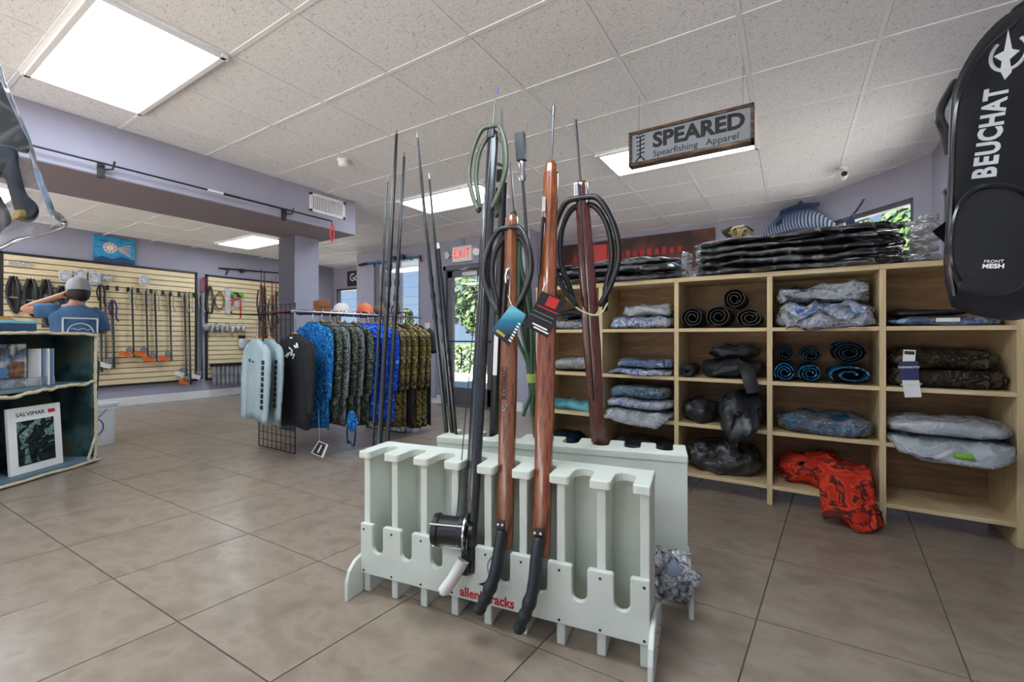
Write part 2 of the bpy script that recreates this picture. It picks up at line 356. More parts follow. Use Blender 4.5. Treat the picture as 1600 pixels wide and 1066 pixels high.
# beam and column
mk('wall_beam', MB().b2((-5.28, -3.1, 2.36), (-4.42, 3.5, CZ)), m_wall, kind='structure', label='lavender dropped beam crossing the ceiling')
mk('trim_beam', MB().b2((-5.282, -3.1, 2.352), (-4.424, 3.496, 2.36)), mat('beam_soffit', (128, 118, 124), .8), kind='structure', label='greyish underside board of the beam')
colt = MB().b2((-5.34, 3.1, 0), (-5.02, 3.42, 2.352)); mk('wall_column', colt, m_wall, kind='structure', label='lavender square column carrying the beam end')
mk('trim_column_shade', MB().b2((-5.34, 3.092, 0), (-5.02, 3.1, 2.352)), mat('column_shade_tone', (70, 68, 80), .6), kind='structure', label='column face with its shade put into a dark grey colour')  # thin sheet whose dark grey stands in for shade on this column face
# outdoors
m_pave = mat('pavement', (214, 210, 202), .9, c2=(200, 195, 186), ns=.8)
mk('ground', MB().b2((-60, -40, -.3), (50, 60, -.14)), m_pave, kind='structure', label='pale concrete pavement outside')
m_leaf = mat('leaf_green', (38, 62, 30), .7, c2=[(58, 84, 40), (84, 104, 56)], ns=2.2, lo=.38, hi=.62)
m_bark = mat('bark', (96, 76, 58), .9, c2=(72, 56, 44), ns=12)
def tree(loc, h, w, seed, label):
    rnd = random.Random(seed); t = thing('street_tree', label, 'tree', loc, group='trees across the pavement')
    tr = MB().tube([(0, 0, 0), (.05, 0, h*.3), (-.04, .03, h*.6)], [.13, .1, .06]); 
    for k in range(5):
        an = k*1.3; tr.tube([(0, 0, h*(.3+.05*k)), (math.cos(an)*w*.25, math.sin(an)*w*.25, h*(.5+.07*k))], [.05, .02], 6)
    mk('trunk', tr, m_bark, t, local=True, smooth=True)
    cr = MB(); cl = [(rnd.gauss(0, .22)*w, rnd.gauss(0, .22)*w, h*(.5+rnd.random()*.42), w*(.16+.14*rnd.random())) for _ in range(22)]
    for k in range(4200):
        cx, cy, cz, r = rnd.choice(cl); d = Vector((rnd.gauss(0, 1), rnd.gauss(0, 1), rnd.gauss(0, 1))).normalized()*r*(.75+.25*rnd.random())
        p = Vector((cx, cy, cz))+d; n = (d.normalized()+Vector((rnd.uniform(-.6, .6), rnd.uniform(-.6, .6), rnd.uniform(-.2, .8)))).normalized()
        s = .09+.07*rnd.random(); fm = frame(p, n, (rnd.random(), rnd.random(), rnd.random()))
        cr.add([(-s, 0, 0), (0, -s*.5, .01), (s, 0, 0), (0, s*.5, .01)], [(0, 1, 2, 3)], fm)
    tag(mk('crown', cr, m_leaf, t, local=True), kind='stuff')
tree((-9.0, 12.6, -.14), 3.1, 2.7, 1, 'leafy street tree seen through the glass door')
tree((-12.3, 11.9, -.14), 2.3, 1.1, 2, 'small green tree seen through the window by the clothes')
tree((-5.9, 11.9, -.14), 2.8, 1.8, 3, 'low bushy tree behind the door glass')
tree((1.9, 14, -.14), 4.2, 2.6, 4, 'tree outside the slanted wall window')
hd = MB(); rnd = random.Random(5)
for k in range(2600):
    p = Vector((rnd.uniform(-12, -5.2), 11.2+rnd.uniform(-.3, .3), rnd.uniform(.0, 1.0)**.8-.1)); s = .08; fm = frame(p, (rnd.uniform(-.5, .5), -1, rnd.uniform(-.2, 1)), (rnd.random(), rnd.random(), rnd.random()))
    hd.add([(-s, 0, 0), (0, -s*.5, .01), (s, 0, 0), (0, s*.5, .01)], [(0, 1, 2, 3)], fm)
mk('hedge', hd, m_leaf, kind='stuff', label='low green hedge along the pavement outside', cat='hedge')
mk('kerb', MB().b2((-14, 10.6, -.14), (-3, 10.8, .02)), mat('kerb_stone', (214, 208, 200), .9), kind='structure', label='pale concrete kerb outside')
up = thing('utility_pole', 'tall grey utility pole beyond the window', 'pole', (-14.2, 13.6, -.14)); mk('pole', MB().rod((0, 0, 0), (0, 0, 7.5), .09), m_grey, up, local=True, smooth=True)
wr = MB()
for z, dy in [(3.05, 0), (3.45, .2), (3.9, .3), (4.4, .1)]: wr.tube([(-16+k*1.4, 0+dy+.14*k, z-.25*math.sin(k/20*PI)) for k in range(21)], .012, 4)
mk('overhead_wire', wr, m_black, up, local=True)
mk('porch_column', MB().b2((-8.25, 7.1, -.14), (-7.75, 7.5, 3.2)).b2((-8.3, 7.05, -.14), (-7.7, 7.55, .15)), mat('porch_paint', (150, 155, 175), .7), kind='structure', label='grey lavender porch column outside the window')
# ================================================================= spear racks
m_hdpe = mat('white_board', (216, 222, 212), .42, c2=(204, 210, 196), ns=4, bump=.03, bs=90)
m_hedge_ = mat('worn_board_edge', (206, 186, 152), .6, c2=(188, 164, 126), ns=14)
def rack(M, L, label, seed=0):
    t = thing('spear_rack', label, 'rack', M=M, group='white spear racks standing back to back')
    p = L/8; zt = .63
    poly = [(-.02, .17), (-.02, -.03)]
    for k in range(8):
        c = (k+.5)*p; w = .037
        poly += [(c-w-.008, -.03), (c-w, -.022)] + [(c+w*math.cos(a), .062+w*math.sin(a)) for a in [PI-PI*i/8 for i in range(9)]] + [(c+w, -.022), (c+w+.008, -.03)]
    poly += [(L+.02, -.03), (L+.02, .17)]
    mk('top_rail', MB().prism(poly[::-1], zt-.032, zt), m_hdpe, t, local=True, bevel=.004)
    for k in range(9):
        mk('rib', MB().b2((k*p-.016, .0, 0), (k*p+.016, .15, zt-.032)), m_hdpe, t, local=True, bevel=.004)
    mk('back_panel', MB().b2((-.018, .15, .05), (L+.018, .166, zt-.03)), m_hdpe, t, local=True, bevel=.002)
    poly = [(-.018, .09), (-.018, .31)]
    for k in range(8):
        c = (k+.5)*p; w = .028
        poly += [(c-w-.005, .31), (c-w, .304)] + [(c+w*math.cos(a), .215+w*math.sin(a)) for a in [PI+PI*i/8 for i in range(9)]] + [(c+w, .304), (c+w+.005, .31)]
    poly += [(L+.018, .31), (L+.018, .09)]
    mk('front_panel', MB().prism(poly[::-1], -.0, .022, Matrix(((1, 0, 0, 0), (0, 0, -1, 0), (0, 1, 0, 0), (0, 0, 0, 1)))), m_hdpe, t, local=True, bevel=.004)
    for k in range(9):
        for z in (.285, .105):
            mk('screw', MB().lathe([(.005, 0), (.005, .0025), (.003, .003)], 8, T(k*p, -.021, z) @ RX(PI/2)), m_black, t, local=True)
    for x in (-.036, L+.018):
        prof = [(-.1, 0), (-.1, .08), (-.085, .125), (-.05, .155), (0, .168), (.06, .16), (.2, .12), (.26, .09), (.27, 0)]
        mk('end_foot', MB().prism(prof, 0, .018, T(x, 0, 0) @ Matrix(((0, 0, 1, 0), (1, 0, 0, 0), (0, 1, 0, 0), (0, 0, 0, 1)))), m_hdpe, t, local=True, bevel=.004)
        for zz, yy in ((.05, .05), (.1, .05), (.05, .18)):
            mk('screw', MB().lathe([(.004, 0), (.004, .002)], 8, T(x+(.018 if x > 0 else 0), yy, zz) @ RY(PI/2 if x > 0 else -PI/2)), m_black, t, local=True)
    return t
M1 = T(-1.594, 1.325, 0) @ RZ(math.radians(9.5)); L1 = 1.19
r1 = rack(M1, L1, 'white notched spear rack with red lettering holding wooden and black guns')
M2 = T(-.424, 2.13, 0) @ RZ(math.radians(194)); L2 = 1.14
r2 = rack(M2, L2, 'white notched spear rack turned with its plain back to the lettered rack')
Mtxt = M1 @ T(.60, -.0228, .118) @ RX(PI/2)
text('lettering', 'allenbyracks', Mtxt, .052, m_red, r1, sx=.92, bold=.0012)
fm = MB(); Mf = M1 @ T(.6, -.0228, .165) @ RX(PI/2)
fm.prism([(-.035, 0), (-.01, .012), (.01, .03), (.006, .012), (.035, .01), (.012, -.004), (-.005, -.012), (-.012, -.004)], 0, .0008, Mf); mk('fish_emblem', fm, mat('navy_print', (32, 40, 70), .6), r1)
# ---------------------------------------------------------------- spearguns
m_teak = mat('teak', (104, 58, 32), .28, c2=[(128, 76, 42), (84, 44, 24)], ns=5, stretch=(14, 14, 1.1), coat=.6, det=6)
m_mahog = mat('mahogany', (74, 32, 22), .22, c2=[(96, 44, 28), (54, 22, 16)], ns=5, stretch=(16, 16, 1), coat=.8, det=6)
m_padauk = mat('red_teak', (112, 52, 28), .24, c2=[(140, 78, 38), (86, 38, 22)], ns=4, stretch=(18, 10, .9), coat=.8, det=5)
m_carbon = mat('carbon_tube', (30, 34, 36), .28, .2, c2=(44, 48, 50), ns=80, coat=.5)
m_grip = mat('grip_rubber', (34, 40, 42), .5, bump=.15, bs=300)
m_olive = mat('olive_band', (84, 92, 74), .4, c2=(70, 78, 62), ns=6, stretch=(6, 6, 1))
m_green = mat('green_band', (46, 84, 58), .4)
m_shaft = mat('spring_steel', (96, 98, 100), .3, .9)
def stock(M, prof, m, parent, name='stock'):
    """prof: (s, half width, half depth)"""
    rg = []
    for s, a, b in prof:
        c = .35
        rg.append([(x, y, s) for x, y in [(-a, -b*c), (-a*c, -b), (a*c, -b), (a, -b*c), (a, b*c), (a*c, b), (-a*c, b), (-a, b*c)]])
    return mk(name, MB().loft(rg, True, M), m, parent, smooth=True, bevel=.003)
def bandloop(M, s0, lat, drop, r, m, parent, skew=0, n=2, y=-.02):
    for sd in (-1, 1):
        for k in range(n):
            f = 1-.22*k; yy = y+(.0 if k == 0 else .03)
            pts = bez([(0, yy, s0+.022-.02*k), (sd*lat*.5*f, yy-.012, s0+.004-.03*k), (sd*lat*.9*f, yy-.018, s0-drop*.25), (sd*lat*f, yy-.02, s0-drop*.55), (sd*lat*.72*f, yy-.02, s0-drop*.82), (sd*lat*(.38+.1*k), yy-.02, s0-drop*(1.0+.05*k*sd))], 7)
            bnd = mk('rubber_band', MB().tube(pts, r, 10, M), m, parent, smooth=True)
            e = pts[-1]; e0 = pts[-3]
            mk('band_binding', MB().tube([e, Vector(e)+(Vector(e)-Vector(e0)).normalized()*.014], [r*1.12, r*.7], 8, M), m_black, bnd, smooth=True)
def grip(M, parent, m=None, pts=None, rad=None):
    pts = pts or [(0, -.028, .05), (-.002, -.046, -.01), (-.006, -.062, -.08), (-.024, -.072, -.14), (-.044, -.074, -.185), (-.066, -.074, -.225)]
    P = bez(pts, 6); n = len(P)
    R = [.024+.005*math.sin(i/n*PI)+(.0028*math.sin(i*1.15) if i > n*.45 else 0) for i in range(n)]
    g = mk('grip', MB().tube(P, R, 12, M, sx=.8, sy=1.15), m or m_grip, parent, smooth=2)
    return g
def gunframe(B, Tp, xdir): return frame(B, Tp-B, xdir), (Tp-B).length
U1 = (M1.to_3x3() @ Vector((1, 0, 0)))
def in1(x, y, z): return M1 @ Vector((x, y, z))
p1 = L1/8
# gun A: teak gun with looped black bands
B = in1(4.5*p1, -.004, .335); Tp = atd(800, 336, 1.9); M, L = gunframe(B, Tp, U1)
g = thing('speargun', 'teak speargun with short black band loops and a teal hang tag', 'speargun', M=T(*B), group='spearguns in the racks')
stock(M, [(-.02, .033, .022), (.1, .034, .026), (.35, .034, .026), (.6, .036, .026), (L-.45, .033, .026), (L-.2, .027, .024), (L-.05, .029, .026), (L-.01, .024, .022), (L, .014, .014)], m_teak, g)
bandloop(M, L-.085, .105, .34, .0115, m_rubber, g)
gr = grip(M, g)
mk('mounting_plate', MB().box((-.004, -.03, .065), (.03, .008, .05), M), m_black, g, bevel=.002)
for dx in (-.012, .006): mk('bolt', MB().lathe([(.0055, 0), (.0055, .003), (.003, .004)], 10, M @ T(dx-.002, -.034, .075) @ RX(PI/2)), m_chrome, g)
mk('trigger', MB().tube(bez([(-.02, -.05, -.03), (-.04, -.06, -.06), (-.035, -.07, -.09)], 5), .003, 6, M), m_chrome, g, smooth=True)
mk('line_guide', MB().tube(bez([(-.012, -.03, .52), (0, -.045, .52), (.012, -.03, .52)], 5), .003, 6, M).tube(bez([(-.012, -.03, .525), (0, -.045, .505), (.012, -.03, .53)], 5), .002, 6, M), m_chrome, g, smooth=True)
mk('shaft_clip', MB().box((-.002, -.029, L-.27), (.018, .006, .05), M).tube([(.0, -.034, L-.25), (.0, -.05, L-.28), (-.004, -.035, L-.32)], .006, 8, M), m_chrome, g, bevel=.002)
mk('rubber_bungee', MB().tube(bez([(-.006, -.036, L-.3), (-.01, -.04, L-.4), (-.014, -.036, L-.52)], 6), .009, 8, M), m_rubber, g, smooth=True)
text('lettering', 'KOSMIC', M @ T(-.006, -.0275, L-.72) @ RZ(0) @ RX(PI/2) @ RZ(PI/2), .036, mat('burnt_print', (52, 24, 14), .6), g, bold=.001)
# gun B: tall red teak gun
B = in1(5.5*p1, -.004, .335); Tp = atd(861, 252, 1.86); M, L = gunframe(B, Tp, U1)
g = thing('speargun', 'tall glossy red-brown speargun with a black and red hang tag', 'speargun', M=T(*B), group='spearguns in the racks')
stock(M, [(-.02, .033, .022), (.1, .034, .027), (.35, .034, .027), (.5, .038, .027), (1.0, .035, .026), (L-.3, .032, .026), (L-.06, .03, .027), (L-.02, .025, .022), (L, .015, .014)], m_padauk, g)
stock(M @ T(.031, .004, 0), [(.4, .005, .016), (L-.5, .005, .016)], mat('dark_stripe', (70, 26, 18), .3, coat=.5), g, 'edge_stripe')
grip(M, g, pts=[(0, -.028, .05), (-.002, -.048, -.01), (-.002, -.062, -.09), (-.016, -.072, -.16), (-.034, -.074, -.21), (-.052, -.074, -.255)])
mk('mounting_plate', MB().box((-.002, -.031, .06), (.032, .008, .05), M), m_black, g, bevel=.002)
for dx in (-.014, .008): mk('bolt', MB().lathe([(.006, 0), (.006, .003), (.003, .004)], 10, M @ T(dx, -.035, .068) @ RX(PI/2)), m_chrome, g)
mk('spear_shaft', MB().tube([(.002, -.0, L-.05), (.004, -.002, L+.1), (.006, -.004, L+.2)], .0045, 8, M).tube([(.006, -.004, L+.2), (.007, -.005, L+.245)], .0065, 8, M), m_shaft, g, smooth=True)
mk('rubber_bungee', MB().tube(bez([(-.016, -.034, L-.26), (-.022, -.038, L-.36), (-.026, -.036, L-.5)], 6), .008, 8, M).tube([(-.026, -.036, L-.5), (-.03, -.036, L-.62)], .003, 6, M), m_rubber, g, smooth=True)
mk('shaft_clip', MB().box((-.015, -.032, L-.2), (.016, .006, .06), M), m_chrome, g, bevel=.002)
mk('side_pin', MB().rod((.02, 0, L-.05), (.034, -.01, L-.06), .004, 8, M), m_blackm, g, smooth=True)
# gun C: carbon gun with big reel and white grip
B = in1(3.5*p1, -.015, .28); Tp = atd(771, 207, 2.02); M, L = gunframe(B, Tp, U1)
g = thing('speargun', 'black carbon speargun with a large line reel and white grip', 'speargun', M=T(*B), group='spearguns in the racks')
stock(M, [(-.03, .026, .018), (.2, .029, .024), (.5, .03, .024), (1.1, .027, .022), (L-.05, .024, .02), (L, .022, .018)], m_carbon, g, 'barrel')
bandloop(M, L-.005, .09, .38, .0105, m_olive, g)
mk('muzzle', MB().box((-.004, -.006, L-.015), (.036, .04, .05), M), m_black, g, bevel=.008)
mk('spear_shaft', MB().tube([(-.002, -.024, .2), (.0, -.024, L-.2), (.006, -.012, L+.14)], .0035, 8, M).tube([(.006, -.012, L+.14), (.012, -.01, L+.2)], .002, 6, M), m_shaft, g, smooth=True)
mk('shaft_tip', MB().tube([(.012, -.01, L+.19), (.013, -.01, L+.215)], .004, 8, M), mat('blue_tip', (70, 80, 190), .5), g)
mk('shooting_line', MB().tube([(-.05, -.03, .1), (-.04, -.028, .5), (-.026, -.024, 1.0), (-.022, -.02, 1.3)], .0022, 5, M), m_black, g)
mk('grip', MB().tube(bez([(-.002, -.04, -.02), (-.03, -.055, -.08), (-.062, -.07, -.135)], 6), .028, 12, M, sx=.8, sy=1.15).tube([(-.066, -.072, -.14), (-.068, -.073, -.146)], .012, 10, M), mat('white_grip', (222, 220, 212), .45), g, smooth=True)
mk('handle_frame', MB().box((-.002, -.015, -.03), (.03, .04, .1), M).box((-.01, -.028, .12), (.03, .02, .05), M), m_black, g, bevel=.004)
rc = M @ T(-.052, -.055, .085) @ RZ(.25) @ RY(PI/2) @ Matrix.Scale(1.22, 4) @ T(0, 0, -.05)
reel = mk('reel', MB().lathe([(.012, -.012), (.047, -.01), (.05, 0), (.05, .008), (.044, .01)] + [(.043+.002*(i % 2), .012+i*.005) for i in range(14)] + [(.05, .084), (.05, .09), (.02, .094)], 24, rc), m_black, g, smooth=True)
rf = MB()
for a in (0, 2.1, 4.2): rf.rod((.053*math.cos(a), .053*math.sin(a), -.012), (.053*math.cos(a), .053*math.sin(a), .096), .0035, 6, rc)
rf.lathe([(.05, .094), (.056, .094), (.056, .1), (.05, .1)], 24, rc)
for a in range(5): rf.rod((0, 0, .1), (.052*math.cos(a*1.257), .052*math.sin(a*1.257), .098), .004, 6, rc)
mk('reel_frame', rf, m_chrome, reel, smooth=True)
mk('reel_knob', MB().lathe([(.02, .1), (.024, .106), (.022, .118), (.008, .122)], 12, rc).box((.02, .01, .118), (.05, .014, .008), rc), m_black, reel, bevel=.001)
# hang tags
def hangtag(name, pxs, d, label, m, parts, at):
    t = thing(name, label, 'tag', M=T(*atd(pxs[2][0], pxs[2][1], d)), group='hang tags on the spearguns')
    mk('card', plate(pxs, d, .0015), m, t)
    for nm, pp, mm in parts: mk(nm, plate(pp, d-.0012, .001), mm, t)
    mk('string', MB().tube([atd(*pxs[0], d+.0006), atd(*at)], .0012, 5), m_paper, t)
    return t
TA = [(799, 476), (822, 492), (796, 541), (766, 518)]
def lerp4(q, u0, v0, u1, v1):
    f = lambda u, v: tuple((q[0][k]*(1-u)+q[1][k]*u)*(1-v)+(q[3][k]*(1-u)+q[2][k]*u)*v for k in (0, 1))
    return [f(u0, v0), f(u1, v0), f(u1, v1), f(u0, v1)]
m_tagk = mat('tag_black', (24, 24, 28), .45)
def gradmat():
    m, nt, b = newmat('tag_teal_fade'); tc = nt.nodes.new('ShaderNodeTexCoord'); s = nt.nodes.new('ShaderNodeSeparateXYZ'); r = nt.nodes.new('ShaderNodeValToRGB')
    nt.links.new(tc.outputs['Generated'], s.inputs[0]); nt.links.new(s.outputs['Z'], r.inputs[0]); nt.links.new(r.outputs[0], b.inputs[0]); b.inputs['Roughness'].default_value = .4
    r.color_ramp.elements[0].position = .25; r.color_ramp.elements[0].color = lin((22, 30, 38)); r.color_ramp.elements[1].position = .85; r.color_ramp.elements[1].color = lin((110, 190, 210)); e = r.color_ramp.elements.new(.6); e.color = lin((28, 118, 150)); return m
hangtag('hang_tag', TA, 1.66, 'teal and black card tag with a yellow ring logo on the teak speargun', gradmat(), [('yellow_logo', lerp4(TA, .18, .82, .62, .9), mat('gold_print', (190, 160, 60), .5))] + [('text_row', lerp4(TA, .84, .3+.09*k, .98, .35+.09*k), m_paper) for k in range(7)], (794, 462, 1.7))
TB = [(847, 455), (884, 470), (856, 528), (818, 509)]
hangtag('hang_tag', TB, 1.64, 'black card tag with a red square on the tall red-brown speargun', m_tagk, [('red_square', lerp4(TB, .34, .04, .78, .3), m_red), ('red_line', lerp4(TB, .1, .36, .95, .39), m_red), ('gun_drawing', lerp4(TB, .02, .52, .9, .54), m_grey), ('gun_drawing', lerp4(TB, .02, .63, .9, .65), m_grey), ('text_row', lerp4(TB, .25, .82, .85, .86), m_paper), ('text_row', lerp4(TB, .35, .89, .95, .93), m_paper)], (853, 440, 1.68))
# ---- second rack
U2 = M2.to_3x3() @ Vector((-1, 0, 0)); p2 = L2/8
def depth(p): return p.x*FW[0]+p.y*FW[1]
def slot2(px, tx, ty, off=0, lean=.1, z0=.34, y0=-.004):
    """a gun standing in the slot of the turned rack that shows nearest pixel column px, its top at pixel (tx, ty)"""
    def col(p): return CX+F*(p.x*RT[0]+p.y*RT[1])/depth(p)
    k = min(range(8), key=lambda q: abs(col(M2 @ Vector(((q+.5)*p2, .03, .63)))-px)); b = M2 @ Vector(((k+.5)*p2+off, y0, z0)); n = M2 @ Vector(((k+.5)*p2+off, .03, .63))
    return b, atd(tx, ty, depth(n)-lean)
B, Tp = slot2(925, 908, 283); M, L = gunframe(B, Tp, U2)
g = thing('speargun', 'dark mahogany speargun with wide black band loops in the turned rack', 'speargun', M=T(*B), group='spearguns in the racks')
stock(M, [(0, .033, .026), (.45, .034, .026), (L*.5, .041, .027), (L-.4, .036, .026), (L-.05, .03, .025), (L-.01, .028, .022), (L, .02, .015)], m_mahog, g)
stock(M @ T(-.006, -.027, 0), [(.5, .004, .004), (L-.02, .004, .004)], m_black, g, 'shaft_groove')
bandloop(M, L-.1, .15, .46, .013, m_rubber, g)
mk('spear_shaft', MB().tube([(0, 0, L-.05), (-.006, 0, L+.2)], .0055, 8, M).tube([(-.006, 0, L+.2), (-.008, 0, L+.27)], .007, 8, M), m_shaft, g, smooth=True)
mk('muzzle_plate', MB().box((-.02, -.024, L-.04), (.02, .012, .06), M).box((.024, -.02, L-.06), (.008, .02, .09), M), m_chrome, g, bevel=.003)
wb = MB()
for x0, x1 in ((-.1, .06), (-.09, .09)): wb.tube(bez([(x0, -.04, L-.52), (x0*.4, -.05, L-.6-x0*.2), (x1*.5, -.05, L-.61), (x1, -.04, L-.56)], 6), .004, 6, M)
mk('wishbone_cord', wb, mat('pale_cord', (206, 204, 150), .6), g, smooth=True)
# olive gun + black gun in the turned rack, seen between the wooden ones
B, Tp = slot2(838, 803, 330, .012); M, L = gunframe(B, Tp, U2)
g = thing('speargun', 'slim olive speargun with crossed green bands behind the teak one', 'speargun', M=T(*B), group='spearguns in the racks')
stock(M, [(0, .018, .018), (L*.5, .018, .018), (L, .016, .016)], m_olive, g, 'barrel')
gb = MB()
for dx, k in ((-.03, 0), (.03, 1), (.0, 2)): gb.tube(bez([(dx, -.03, L-.1), (-.06+.05*k, -.04, L-.5), (.02, -.04, L-.8), (-.05+.05*k, -.03, L-.99)], 7), .009, 8, M)
mk('rubber_band', gb, m_green, g, smooth=True)
mk('band_binding', MB().lathe([(.03, 0), (.032, .02), (.03, .04)], 12, M @ T(.02, -.035, L-.82)), mat('lime_cord', (150, 170, 90), .6), g, smooth=True)
mk('spear_shaft', MB().tube([(0, -.02, L-.2), (.01, -.01, L+.22)], .004, 6, M), m_shaft, g)
B, Tp = slot2(785, 790, 205); M, L = gunframe(B, Tp, U2)
g = thing('speargun', 'black railgun with a sliding-block muzzle behind the teak speargun', 'speargun', M=T(*B), group='spearguns in the racks')
stock(M, [(0, .026, .022), (L*.5, .024, .02), (L-.25, .02, .02)], m_black, g, 'barrel')
mk('muzzle_hardware', MB().box((-.02, -.02, L-.22), (.05, .05, .05), M).box((-.03, -.03, L-.3), (.03, .05, .03), M).rod((-.04, -.02, L-.16), (.03, -.02, L-.18), .008, 8, M).rod((-.05, -.02, L-.34), (.0, -.02, L-.34), .012, 8, M), m_blackm, g, bevel=.004)
mk('spear_shaft', MB().tube([(0, -.01, L-.3), (-.02, -.01, L+.1)], .005, 6, M), m_shaft, g)
mk('label_sticker', MB().box((.0, -.024, .72), (.022, .003, .24), M), m_paper, g)
B, Tp = slot2(838, 815, 250, -.026, .1, .02, .05); M, L = gunframe(B, Tp, U2)
g = thing('pole_spear', 'steel pole spear capped with a dark rectangular tip guard', 'pole spear', M=T(*B), group='pole spears in the racks')
mk('shaft', MB().tube([(0, 0, 0), (0, 0, L)], .008, 8, M), m_shaft, g, smooth=True)
mk('tip_guard', MB().box((0, 0, L+.06), (.045, .04, .13), M), mat('guard_grey', (66, 68, 74), .4), g, bevel=.004)
mk('clamp', MB().lathe([(.012, -.1), (.02, -.08), (.016, -.04), (.02, -.02), (.012, 0)], 10, M @ T(0, 0, L)), m_chrome, g, smooth=True)
def polespear(B, Tp, r, label, taper=.6, wrap=None, grp='pole spears in the racks'):
    M, L = gunframe(B, Tp, U1)
    g = thing('pole_spear', label, 'pole spear', M=T(*B), group=grp)
    mk('shaft', MB().tube([(0, 0, 0), (0, 0, L*.62), (0, 0, L-.03)], [r, r, r*taper], 8, M), m_carbon, g, smooth=True)
    mk('tip', MB().tube([(0, 0, L-.03), (0, 0, L)], [r*taper*.8, r*taper*.5], 8, M), m_chrome, g)
    for s in (.55, .6, .64): mk('ferrule', MB().tube([(0, 0, L*s), (0, 0, L*s+.03)], r*1.25, 8, M), m_black, g, smooth=True)
    return g
polespear(atd(583, 878, 2.22), atd(620, 203, 2.6), .014, 'thick dark carbon pole spear leaning behind the lettered rack')
polespear(atd(595, 878, 2.22), atd(632, 238, 2.6), .012, 'dark pole spear beside the thickest one behind the lettered rack')
polespear(atd(572, 878, 2.22), atd(606, 277, 2.6), .008, 'thinnest dark pole spear leaning behind the lettered rack')
polespear(*slot2(692, 651, 207, .024, .0, .01, .055), .011, 'long dark pole spear standing in the end slot of the turned rack')
polespear(*slot2(692, 670, 271, 0, .0, .01, .055), .009, 'shorter dark pole spear standing in the end slot of the turned rack')
polespear(*slot2(692, 684, 380, -.024, .0, .01, .055), .011, 'short thick dark tube standing in the end slot of the turned rack', .9)
# crumpled plastic bag stuffed between the racks
# ================================================================= cubby shelving
m_ply = mat('plywood', (220, 198, 154), .55, c2=[(210, 186, 140), (228, 208, 166)], ns=3, stretch=(1, 1, 9), det=5)
m_plyv = mat('plywood_upright', (218, 196, 152), .55, c2=[(208, 184, 138), (226, 206, 164)], ns=3, stretch=(9, 9, 1), det=5)
m_plyb = mat('plywood_back', (150, 116, 78), .6, c2=[(132, 100, 66), (164, 130, 90)], ns=2.5, stretch=(1, 1, 7), det=5)
SX = [-1.9, -1.315, -.72, -.118, .472, 1.045]; SZ = [1.555, 1.182, .82, .485, .12]; SY, SD = 3.45, .42
su = thing('shelving_unit', 'light plywood cubby shelving unit filled with folded wetsuits and shirts', 'shelf', (-.43, SY+SD/2, 0))
for i, x in enumerate(SX): mk('upright', MB().b2((x-.016, SY+.002, 0 if i in (0, 3, 5) or True else .1), (x+.016, SY+SD, SZ[0]-.016)), m_plyv, su, bevel=.002)
for r, z in enumerate(SZ):
    for c in range(5):
        if r == 0: mk('top_board', MB().b2((SX[c]-.016, SY-.004, z-.016), (SX[c+1]+(.016 if c == 4 else -.016), SY+SD, z+.016)), m_ply, su, bevel=.002)
        else: mk('shelf_board', MB().b2((SX[c]+.016, SY, z-.013), (SX[c+1]-.016, SY+SD-.01, z+.013)), m_ply, su, bevel=.002)
mk('back_board', MB().b2((SX[0], SY+SD-.012, .1), (SX[5], SY+SD, SZ[0]-.016)), m_plyb, su)
def nz(p, s=1.0):
    q = Vector(p)*s
    return Vector((noise.noise(q), noise.noise(q+Vector((31.4, 7.7, 2.1))), noise.noise(q+Vector((5.3, 47.1, 19.9)))))
def lumpmesh(w, d, h, seed=0, e=.45, amp=.02, fs=9, droop=0, edge=None, nu=18, nv=44, crease=1.1, tilt=0, fit=1.0):
    """soft heap that keeps to a w x d x h box standing on z=0; what lies past y=edge may droop"""
    so = Vector((seed*7.3, seed*3.1, seed*1.7)); rings = []
    pw = lambda v, k: math.copysign(abs(v)**k, v)
    for i in range(nu+1):
        u = -PI/2+PI*i/nu; cu, sn = pw(max(math.cos(u), .02), e), pw(math.sin(u), e*1.3); rg = []
        for j in range(nv):
            v = 2*PI*j/nv
            p = Vector((w/2*cu*pw(math.cos(v), e), d/2*cu*pw(math.sin(v), e), h/2*(1+sn)))
            q = p+so; nn = nz(q, fs)*amp + nz(q, fs*2.3)*amp*.45
            cr = abs(noise.noise(Vector((q.x*fs*.7, q.y*fs*.5, q.z*fs*2.2))))
            p = p+nn+Vector((0, -(cr-.2)*amp*crease, -(cr-.2)*amp*crease*1.4)) * (.3+.7*max(0, sn+.4))
            p.z = max(0, p.z+tilt*(p.x+w/2))
            rg.append(p)
        rings.append(rg)
    A = np.array([[tuple(p) for p in rg] for rg in rings]); lo, hi = A.reshape(-1, 3).min(0), A.reshape(-1, 3).max(0)
    A = (A-(lo+hi)/2)/(hi-lo)*np.array([w*fit, d*fit, h*fit]); A[..., 2] += h/2
    if droop and edge is not None and edge > -d/2:
        f = np.clip((edge-A[..., 1])/(edge+d/2), 0, 1); A[..., 2] -= droop*f**.7
    return [[Vector(p) for p in rg] for rg in A]
def lump(name, m, c, w, d, h, label, cat, seed=0, wrap=None, group=None, rz=0, **k):
    if c[2] < 1.5: w = min(w, .535)
    k['edge'] = SY-.02-c[1]
    M = T(*c) @ RZ(rz)
    if wrap is None:
        return mk(name, MB().loft(lumpmesh(w, d, h, seed, **k), True, M), m, smooth=2, label=label, cat=cat, group=group)
    t = thing(name, label, cat, M=M, group=group)
    mk('folded_garment', MB().loft(lumpmesh(w, d, h, seed, fit=.95, **k)), m, t, local=True, smooth=2)
    k2 = dict(k); k2['amp'] = k.get('amp', .02)*1.1
    mk('plastic_sleeve', MB().loft(lumpmesh(w, d, h, seed, **k2)), wrap, t, local=True, smooth=2)
    return t
